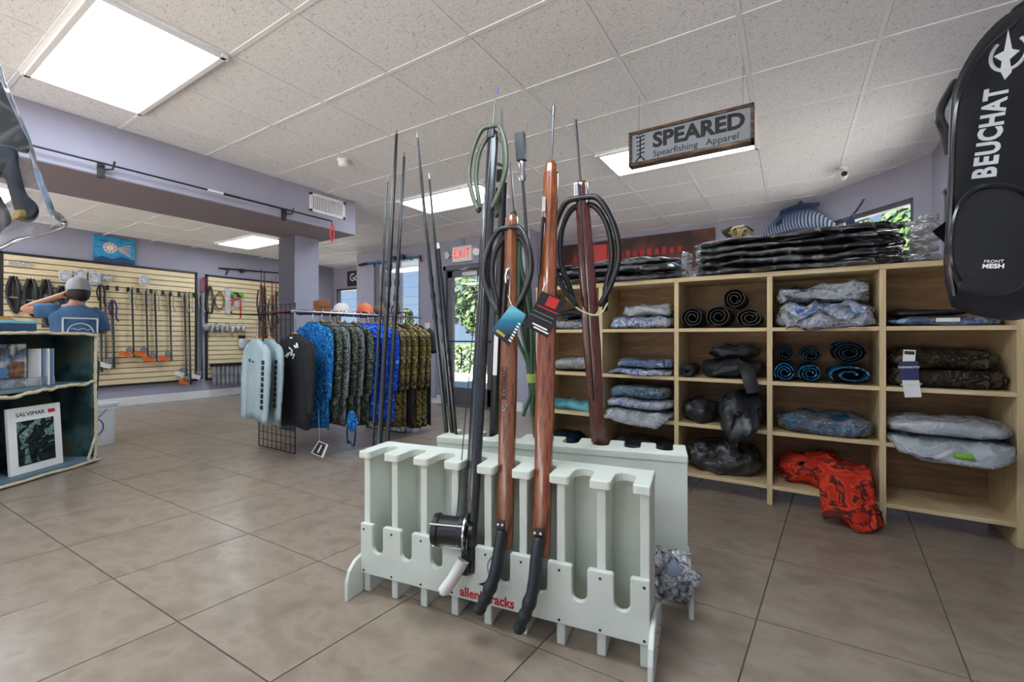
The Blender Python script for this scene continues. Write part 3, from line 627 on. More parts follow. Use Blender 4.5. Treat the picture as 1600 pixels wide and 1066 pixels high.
def rollmesh(r, length, turns=2.6, th=.008, sx=1, sz=1, seed=0, r0=.28):
    n = int(turns*18); out = []; inn = []
    for i in range(n+1):
        a = 2*PI*turns*i/n; rr = r*(r0+(1-r0)*i/n)*(1+.07*noise.noise(Vector((math.cos(a)*1.3+seed*5, math.sin(a)*1.3, i*.02))))
        out.append((rr*math.cos(a)*sx, rr*math.sin(a)*sz)); inn.append(((rr-th)*math.cos(a)*sx, (rr-th)*math.sin(a)*sz))
    rings = []
    for f in (0, .04, .35, .7, 1):
        y = f*length; k = 1+.03*noise.noise(Vector((f*4, seed, 0))); g = .97 if f in (0, 1) else 1
        rings.append([(x*k*g, y+.006*noise.noise(Vector((x*40, z*40, seed))), z*k*g) for x, z in out] + [(x*k, y+.006*noise.noise(Vector((x*40, z*40, seed))), z*k) for x, z in inn[::-1]])
    mb = MB(); mb.loft(rings, False); N = len(out); m2 = 2*N
    for base in (0, (len(rings)-1)*m2):
        for i in range(N-1): mb.f.append((base+i, base+i+1, base+m2-2-i, base+m2-1-i))
    return mb
def roll(m, x, z, r, length, label, y=SY+.01, seed=0, group='rolled wetsuits', **k):
    mb = rollmesh(r, length, seed=seed, **k); mb2 = MB().add(mb.v, mb.f, T(x, y, z+r*k.get('sz', 1)*.98))
    return mk('rolled_wetsuit', mb2, m, smooth=True, label=label, cat='wetsuit', group=group)
m_neo = mat('black_neoprene', (30, 31, 34), .6, c2=(42, 43, 47), ns=10, bump=.2, bs=120)
m_neog = mat('glossy_neoprene', (28, 30, 32), .32, c2=(46, 50, 54), ns=7, bump=.5, bs=22)
m_blk = mat('black_fabric', (20, 21, 24), .5, c2=(34, 36, 40), ns=9, bump=.4, bs=30)
m_teal = camo('teal_camo', [(20, 62, 92), (36, 110, 150), (16, 44, 66), (70, 160, 196)], 12)
m_tealr = mat('teal_plain', (60, 138, 152), .6, c2=(110, 180, 190), ns=9)
m_dteal = camo('dark_teal_camo', [(14, 26, 36), (20, 44, 58), (12, 20, 28)], 11)
m_blue = camo('blue_camo', [(28, 84, 150), (64, 132, 196), (22, 50, 110), (150, 190, 225)], 10)
m_bwhite = camo('blue_white_camo', [(196, 206, 216), (60, 110, 190), (224, 228, 230), (110, 150, 210), (214, 218, 222)], 8)
m_greyblue = camo('grey_blue_camo', [(150, 164, 172), (84, 104, 120), (178, 188, 192), (60, 76, 90)], 10)
m_greyl = camo('pale_grey_camo', [(176, 182, 182), (140, 150, 156), (200, 204, 204)], 9)
m_brown = camo('brown_camo', [(44, 38, 30), (74, 64, 48), (34, 30, 26), (96, 86, 66)], 9)
m_redc = camo('red_camo', [(190, 48, 30), (214, 66, 40), (92, 44, 36), (200, 52, 32)], 8)
m_silver = mat('silver_white', (210, 216, 218), .4, c2=(180, 188, 192), ns=10)
m_film = film('clear_plastic', haze=.08, streak=.16); m_filmh = film('hazy_plastic', (236, 240, 244), .26, 16, 1.0, .2)
m_filmb = film('thin_plastic', haze=.02, bs=12, streak=.1)
def cx(c, f): return SX[c]+.016+(SX[c+1]-SX[c]-.032)*f
def sz(r): return SZ[r+1]+.0131
G1 = 'bagged shirts in the cubbies'
# column 0
lump('folded_shirt', m_greyblue, (cx(0, .52), SY+.2, sz(0)), .48, .36, .1, 'grey-blue camo shirts in thin plastic, topmost cubby of the end column', 'shirt', 1, m_film, G1)
lump('wetsuit_hood', m_neo, (cx(0, .5), SY+.22, sz(0)+.1), .3, .26, .1, 'small black hood lying on the grey-blue bagged shirts', 'hood', 2, amp=.035)
lump('folded_shirt', m_greyl, (cx(0, .55), SY+.2, sz(1)), .44, .34, .15, 'pale grey bagged shirt in a sloping heap under the grey-blue ones', 'shirt', 3, m_film, G1, tilt=.12)
lump('folded_leggings', m_tealr, (cx(0, .5), SY+.17, sz(2)), .46, .28, .085, 'pale teal folded leggings alone in their cubby', 'leggings', 4, amp=.03)
lump('folded_wetsuit', m_dteal, (cx(0, .3), SY+.2, sz(3)), .3, .34, .15, 'dark folded suit in the bottom cubby of the end column', 'wetsuit', 5)
lump('folded_shirt', m_blue, (cx(0, .79), SY+.18, sz(3)), .2, .28, .12, 'bright blue camo shirt in the bottom cubby of the end column', 'shirt', 6, amp=.03)
# column 1
lump('folded_shirt', m_bwhite, (cx(1, .5), SY+.18, sz(0)), .52, .36, .11, 'blue and white camo shirts heaped in the upper cubby', 'shirt', 7, m_film, G1, amp=.03)
lump('plastic_bag', m_silver, (cx(1, .6), SY+.18, sz(0)+.098), .38, .3, .12, 'crumpled clear plastic bag on the blue and white shirts', 'bag', 8, m_filmh, amp=.045)
lump('folded_shirt', m_bwhite, (cx(1, .5), SY+.15, sz(1)), .52, .4, .06, 'flat blue and white bagged shirt, lowest of the second cubby', 'shirt', 9, m_film, G1, droop=.02)
lump('folded_shirt', m_blue, (cx(1, .56), SY+.19, sz(1)+.052), .46, .36, .085, 'blue bagged shirt lying on a flat blue and white one', 'shirt', 10, m_film, G1)
lump('folded_shirt', m_greyl, (cx(1, .5), SY+.13, sz(2)), .53, .44, .08, 'pale bagged shirt overhanging the third cubby, lowest of three', 'shirt', 11, m_filmh, G1, droop=.06, amp=.025)
lump('folded_shirt', m_bwhite, (cx(1, .5), SY+.16, sz(2)+.071), .53, .4, .085, 'blue-white bagged shirt in the middle of a stack of three', 'shirt', 12, m_filmh, G1)
lump('folded_shirt', m_teal, (cx(1, .5), SY+.19, sz(2)+.145), .48, .38, .11, 'bright blue camo bagged shirt on top of a stack of three', 'shirt', 13, m_film, G1)
lump('folded_wetsuit', m_blk, (cx(1, .5), SY+.19, sz(3)), .52, .38, .2, 'black suit in the bottom cubby next to the end column', 'wetsuit', 14, m_filmb, amp=.03)
# column 2
z = sz(0)
roll(m_neo, cx(2, .165), z, .082, .36, 'small rolled black wetsuit beside the upright of the upper cubby', seed=1)
roll(m_neo, cx(2, .48), z, .084, .38, 'middle rolled black wetsuit of the upper cubby', seed=2, y=SY-.02)
roll(m_neo, cx(2, .65), z+.13, .08, .34, 'rolled black wetsuit lying on top of two others', seed=3, y=SY+.04)
roll(m_blk, cx(2, .82), z, .078, .34, 'loosely rolled black wetsuit with a pale seam', seed=4, sx=1.12, sz=.9)
pile = thing('folded_wetsuit', 'matte black wetsuit pile with a sleeve drooping over the second shelf', 'wetsuit', (cx(2, .6), SY+.18, sz(1)))
mk('folded_body', MB().loft(lumpmesh(.43, .36, .16, 16, amp=.04, e=.8), True, T(cx(2, .6), SY+.19, sz(1))), m_neo, pile, smooth=2)
mk('sleeve', MB().tube(bez([(cx(2, .72), SY+.1, sz(1)+.1), (cx(2, .79), SY-.03, sz(1)+.07), (cx(2, .83), SY-.075, sz(1)-.0), (cx(2, .87), SY-.075, sz(1)-.07)], 7), .034, 10, sx=1.3, sy=.7), m_neo, pile, smooth=True)
lump('folded_wetsuit', m_neo, (cx(2, .62), SY+.2, sz(1)+.135), .34, .3, .12, 'small black heap on the matte black pile', 'wetsuit', 17, amp=.04, e=.8)
roll(m_neo, cx(2, .105), sz(1), .052, .32, 'thin black wetsuit roll beside the matte pile', seed=5, sx=.95, sz=1, y=SY-.02)
lump('folded_wetsuit', m_neog, (cx(2, .225), SY+.14, sz(2)), .245, .32, .2, 'smaller glossy black wetsuit heap in the third cubby', 'wetsuit', 18, amp=.04, e=.75)
lump('folded_wetsuit', m_neog, (cx(2, .72), SY+.09, sz(2)), .29, .44, .25, 'bulky glossy black wetsuit sagging over the third shelf', 'wetsuit', 19, amp=.05, e=.8, droop=.16)
lump('folded_wetsuit', m_neog, (cx(2, .5), SY+.2, sz(3)), .53, .38, .25, 'glossy black bagged wetsuit filling the bottom cubby', 'wetsuit', 20, m_filmb, amp=.05, e=.65)
# column 3
lump('folded_shirt', m_bwhite, (cx(3, .5), SY+.13, sz(0)), .535, .46, .19, 'big bundle of bagged shirts bulging out of the upper cubby', 'shirt', 21, m_filmh, G1, amp=.05, droop=.06, fs=12)
lump('folded_shirt', m_greyblue, (cx(3, .5), SY+.2, sz(0)+.165), .52, .36, .14, 'dark bagged shirts on top of the bulging bundle', 'shirt', 22, m_filmh, G1, amp=.05)
z = sz(1)
roll(m_teal, cx(3, .125), z, .066, .34, 'small teal camo roll at the upright', seed=6, group='teal camo rolls')
roll(m_teal, cx(3, .38), z, .064, .34, 'middle teal camo roll of the lower row', seed=7, sx=1.08, sz=.98, group='teal camo rolls')
roll(m_teal, cx(3, .755), z, .068, .36, 'widest flattened teal camo roll', seed=8, sx=1.85, sz=.92, turns=1.6, y=SY-.02, group='teal camo rolls')
roll(m_dteal, cx(3, .13), z+.128, .06, .32, 'dark teal roll on the small teal roll', seed=9, group='teal camo rolls')
roll(m_dteal, cx(3, .38), z+.125, .056, .3, 'dark flat roll between two dark teal rolls', seed=10, sx=1.25, group='teal camo rolls')
roll(m_dteal, cx(3, .74), z+.122, .078, .34, 'large dark teal roll on the widest teal roll', seed=11, sx=1.25, turns=3.4, group='teal camo rolls')
lump('folded_shirt', m_teal, (cx(3, .5), SY+.17, sz(2)), .53, .4, .14, 'single teal blue shirt in clear plastic', 'shirt', 23, m_film, G1, amp=.03, droop=.02)
jk = thing('jacket', 'red camo jacket stuffed in the bottom cubby and trailing to the floor', 'jacket', (cx(3, .5), SY+.1, 0))
mk('body', MB().loft(lumpmesh(.52, .36, .23, 24, amp=.06, e=.8), True, T(cx(3, .5), SY+.21, sz(3))), m_redc, jk, smooth=2)
def drape(u, v):
    x = cx(3, .44)+v*.26+.03*u; prof = [(SY+.12, .18), (SY-.0, .19), (SY-.08, .12), (SY-.12, -.0), (SY-.16, -.08), (SY-.2, -.1)]
    k = u*(len(prof)-1); i = min(int(k), len(prof)-2); f = k-i
    y = prof[i][0]*(1-f)+prof[i+1][0]*f; z = prof[i][1]*(1-f)+prof[i+1][1]*f
    w = noise.noise(Vector((u*3, v*4, 1)))*.035
    y = y-.04*math.sin(v*PI)+w; z = max(.014, sz(3)+z+.04*math.sin(v*PI*2.2)*(.4+u*.4)+w*.5)
    if z < sz(3)+.06: y = min(y, SY-.035)
    return (x, y, z)
o = mk('hanging_front', MB().surf(22, 18, drape), m_redc, jk, smooth=2)
sm = o.modifiers.new('thick', 'SOLIDIFY'); sm.thickness = .012; sm.offset = 1
mk('hood', MB().loft(lumpmesh(.22, .16, .2, 31, amp=.05, e=.9), True, T(cx(3, .82), SY-.115, .001)), m_redc, jk, smooth=2)
# column 4
lg_ = lump('folded_leggings', m_blue, (cx(4, .5), SY+.18, sz(0)), .535, .36, .066, 'blue bagged leggings under a black garment in the upper end cubby', 'leggings', 25, m_film, G1, amp=.02)
mk('price_sticker', MB().box((cx(4, .5), SY+.002, sz(0)+.034), (.1, .004, .022)), m_paper, lg_)
lump('folded_garment', m_blk, (cx(4, .38), SY+.2, sz(0)+.066), .36, .26, .045, 'flat black garment on the blue bagged leggings', 'garment', 26, amp=.015)
lump('folded_wetsuit', m_brown, (cx(4, .5), SY+.19, sz(1)), .535, .38, .125, 'brown camo wetsuit, lower of the two under the blue leggings', 'wetsuit', 27, amp=.03, e=.5)
lump('folded_wetsuit', m_brown, (cx(4, .5), SY+.2, sz(1)+.112), .52, .36, .125, 'brown camo wetsuit on top of another with paper tags', 'wetsuit', 28, amp=.035, e=.5)
for nm, mm, c, s, rz_, lab in [('swing_tag', m_paper, (cx(4, .19), SY-.005, sz(1)+.185), (.055, .003, .075), .06, 'small white tag printed black on the brown camo wetsuit'), ('swing_tag', mat('navy_tag', (34, 42, 92), .5), (cx(4, .185), SY-.012, sz(1)+.1), (.085, .003, .11), -.05, 'navy swing tag hanging from the brown camo wetsuit'), ('swing_tag', m_paper, (cx(4, .21), SY-.008, sz(1)+.0), (.075, .003, .11), -.12, 'blank white tag hanging below the navy tag')]:
    tg = thing(nm, lab, 'tag', M=T(*c) @ RY(rz_), group='tags of the brown camo wetsuits'); mk('card', MB().box((0, 0, 0), s), mm, tg, local=True)
    if 'navy' in lab: text('lettering', 'YAMAMOTO', MW[tg.name] @ T(0, -.0025, .02) @ RX(PI/2), .017, m_paper, tg, bold=.0004)
    if 'printed' in lab: mk('print', MB().box((0, -.002, .02), (.045, .001, .02)), m_black, tg, local=True)
m_grn = mat('lime_trim', (130, 190, 50), .5)
rg_ = lump('rash_guard', m_silver, (cx(4, .5), SY+.1, sz(2)), .535, .5, .075, 'lower white bagged suit with a green trim overhanging the shelf', 'wetsuit', 29, m_filmh, G1, amp=.025, droop=.08)
mk('green_trim', MB().box((cx(4, .56), SY-.135, sz(2)-.01), (.075, .03, .03), ID), m_grn, rg_, bevel=.01)
lump('rash_guard', m_silver, (cx(4, .5), SY+.13, sz(2)+.066), .535, .44, .11, 'upper white suit in hazy plastic on the lower white bag', 'wetsuit', 30, m_filmh, G1, amp=.02)
# bagged suits on the top
zt = SZ[0]+.0165; m_bag = mat('bagged_black', (12, 13, 15), .3, c2=[(16, 18, 21), (26, 30, 34)], ns=7, lo=.4, hi=.75, bump=.6, bs=14, bstr=(1, 1, 3))
m_filmk = film('suit_bag_plastic', (235, 240, 245), .015, 12, 1.2, .22)
names = ['lowest', 'second', 'third', 'fourth', 'topmost']
for k in range(3):
    t = lump('bagged_wetsuit', m_bag, (-1.285+.005*k, SY+.16, zt+.064*k), 1.2-.02*k, .44, .07, '%s black bagged wetsuit of the low stack on the shelving' % ['lowest', 'middle', 'topmost'][k], 'wetsuit', 40+k, m_filmk, 'bagged wetsuits on the shelving', amp=.026, fs=7, nv=72, e=.4)
    mk('loose_bag_end', MB().loft(lumpmesh(.05, .26, .06, 66+k, amp=.03), True, T(-.663, SY+.1, zt+.07*k+.004)), m_filmh, t, smooth=2)
for k in range(5):
    t = lump('bagged_wetsuit', m_bag, (-.01+.008*(k % 2), SY+.16, zt+.053*k), 1.24-.012*k, .46, .06, '%s black bagged wetsuit of the tall stack on the shelving' % names[k], 'wetsuit', 50+k, m_filmk, 'bagged wetsuits on the shelving', amp=.026, fs=7, nv=72, e=.4)
    mk('loose_bag_end', MB().loft(lumpmesh(.13, .3, .05, 60+k, amp=.03), True, T(.672, SY+.12, zt+.058*k+.004)), m_filmh, t, smooth=2)
lump('black_cap', m_blk, (.9, SY+.16, zt), .22, .26, .09, 'black cap lying at the end of the shelving top', 'cap', 67, amp=.02, e=.9)
rp = thing('rope_coil', 'pale knotted rope heap on the tall wetsuit stack', 'rope', (-.34, SY+.2, zt+.29)); rnd = random.Random(3)
for k in range(16):
    a = rnd.uniform(0, 6.3); r = rnd.uniform(.02, .1); mk('rope_strand', MB().tube(bez([(r*math.cos(a)*.5, r*math.sin(a)*.5, 0), (r*math.cos(a), r*math.sin(a), rnd.uniform(.02, .06)), (r*math.cos(a+.8)*1.1, r*math.sin(a+.8), rnd.uniform(.0, .07))], 5), .011, 7), mat('rope_beige', (196, 180, 130), .8) if k % 2 else mat('rope_dark', (60, 56, 44), .8), rp, local=True, smooth=True)
# ================================================================= clothes rack
m_wire = mat('black_wire', (28, 26, 28), .4, .5)
def gridpanel(mb, a, b, z0, z1, pitch=.076, r=.0035):
    a, b = Vector(a), Vector(b); L = (b-a).length; n = max(1, round(L/pitch)); m = max(1, round((z1-z0)/pitch))
    for i in range(n+1):
        p = a.lerp(b, i/n); mb.rod((p.x, p.y, z0), (p.x, p.y, z1), r*(1.6 if i in (0, n) else 1), 6)
    for j in range(m+1):
        z = z0+(z1-z0)*j/m; mb.rod((a.x, a.y, z), (b.x, b.y, z), r*(1.6 if j in (0, m) else 1), 6)
    return mb
cr = thing('clothes_rack', 'black wire gridwall rack hung with fishing shirts', 'rack', (-4.3, 3.1, 0))
mk('grid_panel', gridpanel(MB(), (-4.68, 2.5), (-4.04, 2.5), .006, 1.46), m_wire, cr)
mk('grid_panel', gridpanel(MB(), (-4.5, 3.73), (-3.82, 3.73), .006, 1.42), m_wire, cr)
mk('hang_rail', MB().rod((-3.87, 2.36, 1.37), (-3.87, 4.04, 1.37), .012).rod((-3.87, 2.5, 1.37), (-4.06, 2.5, 1.37), .008).rod((-3.87, 3.73, 1.37), (-3.9, 3.73, 1.37), .008), m_chrome, cr, smooth=True)
sh = MB()
for i in range(10): x = -4.6+i*.075; sh.rod((x, 2.5, 1.385), (x, 3.8, 1.385), .004, 5)
for y in (2.5, 2.9, 3.3, 3.73): sh.rod((-4.62, y, 1.378), (-3.9, y, 1.378), .005, 5)
mk('wire_shelf', sh, m_wire, cr)
mk('end_arm', MB().tube(bez([(-4.36, 2.5, 1.36), (-4.36, 2.35, 1.35), (-4.36, 2.1, 1.345), (-4.36, 2.08, 1.37)], 5), .007, 6), m_wire, cr, smooth=True)
mk('end_arm', MB().tube(bez([(-4.0, 2.5, 1.37), (-3.95, 2.42, 1.36), (-3.87, 2.37, 1.36)], 5), .006, 6), m_chrome, cr, smooth=True)
# garment meshes, local: neck at the origin, hanging down, wearer's front to -y
def shirtparts(length, sleeve, seed, w=.44, hood=False):
    so = seed*3.7; rings = []
    prof = [(0.0, .075, .026), (-.018, .1, .028), (-.04, .15, .029), (-.075, .2, .029), (-.13, .215, .03), (-.22, .216, .03)] + [(-.22-(length-.22)*k/7, .216+.006*k/7, .03) for k in range(1, 8)]
    n = 36
    for z, a, b in prof:
        rg = []; f = min(1, max(0, (-z-.1)/.5))
        for j in range(n):
            q = 2*PI*j/n; c, s = math.cos(q), math.sin(q)
            x = a*math.copysign(abs(c)**.75, c)*w/.44; y = b*math.copysign(abs(s)**.8, s)
            fo = math.sin(q*9+so+z*.6)*.004*f+noise.noise(Vector((c*3+so, s*3, z*1.2)))*.008*f
            rg.append((x+fo*c*.6, y+fo*(1 if s >= 0 else -1), z+.012*f*math.sin(q*3+so) if z <= -length+.001 else z))
        rings.append(rg)
    body = MB().loft(rings, False); nr = len(rings); body.f.append(tuple((nr-1)*n+j for j in range(n)))
    sl = []
    for sd in (-1, 1):
        k = w/.44
        if sleeve == 'long': pts, R = [(sd*.165*k, 0, -.085), (sd*.222*k, 0, -.13), (sd*.244*k, -.006, -.26), (sd*.25*k, -.012, -.42), (sd*.248*k, -.018, -.58), (sd*.244*k, -.024, -.72)], [.055, .058, .055, .05, .045, .042]
        else: pts, R = [(sd*.17*k, 0, -.085), (sd*.25*k, -.005, -.15), (sd*.29*k, -.02, -.25), (sd*.31*k, -.03, -.32)], [.07, .075, .078, .08]
        P = bez(pts, 4); rr = [R[min(len(R)-1, int(i/4))]*(1+.1*noise.noise(Vector((i*.7, so, sd)))) for i in range(len(P))]
        sl.append(MB().tube(P, rr, 12, sx=.56, sy=.95, u0=(0, 1, 0)))
    col = MB().tube([(.078*math.cos(a), .027*math.sin(a), .0) for a in [2*PI*i/20 for i in range(20)]], .005, 6, closed=True)
    return body, sl, col
SH = {}
def garment(name, m, p, rz, length, label, cat='shirt', sleeve='long', group=None, seed=0, trim=None, w=.44):
    key = (name, m.name, sleeve, round(length, 2), w); M = T(*p) @ RZ(rz)
    if key in SH: return dup(SH[key], M, label=label, group=group)
    t = thing(name, label, cat, M=M, group=group)
    body, sl, col = shirtparts(length, sleeve, seed, w)
    mk('body', body, m, t, local=True, smooth=2)
    for s in sl: mk('sleeve', s, trim or m, t, local=True, smooth=2)
    mk('collar', col, m, t, local=True, smooth=2)
    SH[key] = t; return t
HG = []
def hanger(p, rz, label, hook=.09, group='wooden clothes hangers'):
    """p: point on the rail"""
    M = T(*p) @ RZ(rz)
    if HG and abs(hook-.09) < .001: return dup(HG[0], M, label=label, group=group)
    t = thing('clothes_hanger', label, 'hanger', M=M, group=group); z = -hook
    bd = MB()
    for sd in (-1, 1): bd.tube(bez([(0, 0, z), (sd*.03, 0, z-.014), (sd*.07, 0, z-.052), (sd*.12, 0, z-.1)], 5), .009, 8)
    mk('shoulder_bar', bd, m_hang, t, local=True, smooth=True)
    mk('hook', MB().tube(bez([(0, 0, z), (0, 0, -.03), (.022, 0, -.008), (.012, 0, .013), (-.01, 0, .012), (-.018, 0, -.002)], 5), .0028, 6), m_chrome, t, local=True, smooth=True)
    if abs(hook-.09) < .001: HG.append(t)
    return t
m_sky = mat('pale_blue_cloth', (164, 184, 188), .8, c2=(152, 172, 178), ns=6, bump=.1, bs=40)
m_blkc = mat('black_cotton', (26, 27, 31), .85)
m_bluec = camo('ocean_camo', [(20, 78, 150), (36, 130, 196), (16, 50, 110), (80, 170, 220)], 13)
m_grnc = camo('forest_camo', [(40, 50, 44), (78, 90, 76), (26, 32, 30), (120, 128, 112), (64, 72, 58)], 11)
m_gryc = camo('grey_reef_camo', [(110, 118, 120), (70, 78, 80), (140, 146, 146), (48, 54, 56)], 12)
m_royal = camo('royal_tie_dye', [(20, 66, 190), (28, 92, 220), (14, 44, 150), (90, 160, 240), (24, 76, 205)], 7)
m_brnc = camo('olive_camo', [(84, 74, 42), (128, 118, 66), (56, 36, 40), (154, 144, 88), (70, 56, 40)], 8)
RX_ = -3.87
rowspec = []
for k in range(17):
    y = 2.40+.09*k+(.095 if k else 0)
    if k > 13: y = 3.80+.09*(k-14)
    d = -RX_*.532+y*.847
    zn = 1.273 if k else 1.154; hem = 1.13-(136-8*(k > 6 and k < 11)-3*(1 < k < 7))/692*d
    rz = random.uniform(-.02, .02)
    if k == 0: a = ('long_sleeve_shirt', m_blkc, 'black long sleeve shirt with white script print at the rack end', 'long', None)
    elif k == 1: a = ('fishing_shirt', m_bluec, 'ocean blue camo fishing shirt next to the black one', 'long', None)
    elif k < 7: a = ('camo_shirt', m_grnc if k % 2 == 0 else m_gryc, 'dark forest camo shirt in the middle of the rack' if k % 2 == 0 else 'pale grey reef camo shirt between forest camo shirts', 'long', None)
    elif k < 11: a = ('tie_dye_shirt', m_royal, 'royal blue tie-dye long sleeve shirt on the rack', 'long', None)
    elif k < 16: a = ('camo_shirt', m_brnc if k != 13 else m_blkc, 'olive and maroon camo shirt on the rack' if k != 13 else 'plain black shirt among olive camo shirts', 'long', m_brnc)
    else: a = ('short_sleeve_shirt', m_blkc, 'black short sleeve shirt with red sleeve print at the door end', 'short', None)
    ORD = ['first', 'second', 'third', 'fourth', 'fifth']
    lab = a[2]
    if 1 < k < 7: lab = ('%s camo shirt after the ocean blue one, ' % ORD[k-2])+('dark forest pattern' if k % 2 == 0 else 'pale grey pattern')
    elif 6 < k < 11: lab = '%s royal blue tie-dye shirt after the forest camo ones' % ORD[k-7]
    elif 10 < k < 16 and k != 13: lab = '%s olive and maroon camo shirt after the royal blue ones' % ORD[k-11 if k < 13 else k-12]
    x = RX_+random.uniform(-.015, .015)
    o = garment(a[0], a[1], (x, y, zn), rz, round((zn-hem)*20)/20, lab, sleeve=a[3], group='shirts along the rack' if k not in (0, 16) else None, seed=k % 5, trim=a[4], w=.46)
    hanger((x, y, 1.383), rz, 'wooden hanger on the chrome rail of the clothes rack', hook=.09 if k else .209)
    if k == 0:
        Mk = T(x, y, zn) @ RZ(rz); pr = MB()
        for pts in ([(-.08, -.2), (-.03, -.17), (-.05, -.21), (0, -.16)], [(-.02, -.12), (.03, -.15), (.01, -.19), (.06, -.18), (.04, -.22)], [(.06, -.1), (.09, -.12), (.1, -.08), (.12, -.12)]): pr.tube(bez([(p[0], -.044, p[1]) for p in pts], 4), .007, 6, Mk)
        mk('script_print', pr, m_paper, o, smooth=True); mk('neck_label', MB().box((0, -.036, -.03), (.04, .004, .014), Mk), m_paper, o)
    if k == 16: mk('sleeve_print', MB().box((.28, -.06, -.26), (.02, .012, .05), T(x, y, zn) @ RZ(rz)), m_red, o)
for i, (px, y, lab) in enumerate([(401, 2.14, 'pale blue long sleeve shirt hung foremost on the end arm'), (421, 2.255, 'pale blue long sleeve shirt behind its twin on the end arm')]):
    p = ony(px, 530, y); rz = -.12
    o = garment('long_sleeve_shirt', m_sky, p, rz, .72 if i == 0 else .78, lab, seed=i, w=.4, group='pale blue shirts on the end arm')
    h = hanger((p.x, p.y, p.z+.155), rz, 'wooden hanger holding a pale blue shirt on the end arm', hook=.135)
    Mk = T(*p) @ RZ(rz); pr = MB()
    for j in range(9): pr.box((.226, -.038-.0015*j, -.2-.048*j), (.034, .01, .034), Mk)
    mk('sleeve_print', pr, m_dark, o)
    if i == 0: mk('chest_print', MB().box((.02, -.04, -.2), (.03, .012, .012), Mk).box((-.05, -.04, -.19), (.012, .012, .03), Mk), mat('teal_print', (40, 100, 120), .6), o)
# things on and below the rack
def cap(loc, rz, m, m2, label, s=1.0):
    t = thing('baseball_cap', label, 'cap', loc, rz, group='caps on the rack shelf')
    mk('crown', MB().loft([[(r*s*math.cos(a), r*1.08*s*math.sin(a), z*s) for a in [2*PI*i/18 for i in range(18)]] for r, z in [(.088, 0), (.09, .03), (.082, .07), (.062, .1), (.03, .118), (.006, .122)]]), m, t, local=True, smooth=True)
    br = MB().surf(9, 7, lambda u, v: ((u-.5)*.17*s, (-.085-.075*v*math.cos((u-.5)*2.4))*s, (.024-.006*v-.014*(2*u-1)**2*v)*s)); o = mk('brim', br, m2, t, local=True, smooth=True); q = o.modifiers.new('thick', 'SOLIDIFY'); q.thickness = .004
    mk('button', MB().sphere((0, 0, .124*s), .008*s, 6), m2, t, local=True, smooth=True)
    return t
m_cap_o = mat('orange_twill', (222, 120, 84), .8); m_cap_w = mat('white_mesh', (225, 225, 222), .8); m_cap_g = mat('grey_twill', (166, 172, 176), .8, c2=(150, 156, 162), ns=12)
cap((-4.03, 3.32, 1.391), .6, m_cap_o, m_cap_o, 'salmon orange cap on the wire shelf')
cap((-4.24, 3.17, 1.391), .2, m_cap_w, m_cap_o, 'white cap with an orange brim on the wire shelf')
cap((-4.1, 3.6, 1.391), .2, mat('brown_twill', (110, 84, 66), .8), m_blkc, 'brown cap at the far end of the wire shelf')
bx = thing('wooden_block', 'notched brown wooden block standing on the wire shelf', 'block', (-4.35, 3.0, 1.389), -.3)
mk('body', MB().box((0, 0, .03), (.2, .12, .06)).box((-.07, 0, .1), (.06, .12, .08)).box((.07, 0, .1), (.06, .12, .08)), mat('oak_block', (150, 96, 52), .6, c2=(120, 72, 38), ns=6, stretch=(1, 1, 6)), bx, local=True, bevel=.006)
for i, (x, y, cc) in enumerate([(-4.42, 2.62, (120, 60, 84)), (-4.4, 2.78, (90, 92, 100))]): mk('folded_shirt', MB().loft(lumpmesh(.22, .16, .035, 70+i, amp=.008)[0:], True, T(x, y, 1.389)), mat('fold_%d' % i, cc, .8), smooth=2, label=['folded plum shirt on the wire shelf', 'folded grey shirt on the wire shelf'][i], cat='shirt')
for i, (x, y) in enumerate([(-4.25, 3.8), (-4.1, 3.86)]):
    bt = thing('sandal', ['brown sandal hung on the far grid panel', 'dark strap sandal hung beside the brown one'][i], 'sandal', (x, y, 1.36)); mm = mat(['sandal_brown', 'sandal_dark'][i], [(150, 100, 70), (70, 58, 54)][i], .7)
    mk('sole', MB().loft(lumpmesh(.08, .03, .2, 80+i, amp=.004), True), mm, bt, local=True, smooth=2); mk('strap', MB().tube(bez([(-.05, -.01, .04), (-.05, -.04, .1), (0, -.055, .15), (.05, -.04, .1), (.05, -.01, .04)], 5), .008, 6), m_black, bt, local=True, smooth=True)
dbg = atd(552, 655, 4.05); t = thing('drawstring_bag', 'bright blue cloth bag dangling below the camo shirts', 'bag', M=T(*dbg))
mk('pouch', MB().loft(lumpmesh(.14, .08, .2, 90, amp=.03, e=.8), True, T(-.01, 0, -.12)), m_bluec, t, local=True, smooth=2)
mk('strap', MB().tube(bez([(-.04, 0, .06), (-.06, -.02, -.1), (-.05, -.02, -.22), (-.02, -.02, -.2), (.03, -.02, -.24), (.05, -.02, -.16), (.03, 0, -.05)], 6), .008, 6).tube([(0, 0, .06), tuple(atd(547, 590, 4.33)-dbg)], .004, 5), m_black, t, local=True, smooth=True)
P0 = [(498, 689), (513, 695), (505, 716), (486, 708)]
t = thing('swing_tag', 'large dark swing tag dangling below the ocean blue shirt', 'tag', M=T(*atd(500, 702, 4.05)))
mk('card', plate(P0, 4.05, .003), m_paper, t); mk('print', plate(lerp4(P0, .06, .06, .8, .94), 4.046, .002), mat('tag_brown', (58, 48, 44), .6), t); mk('figure', plate(lerp4(P0, .38, .2, .5, .8), 4.043, .002), m_paper, t)
mk('string', MB().tube([atd(499, 690, 4.05), atd(498, 640, 4.08)], .0015, 5), m_paper, t)
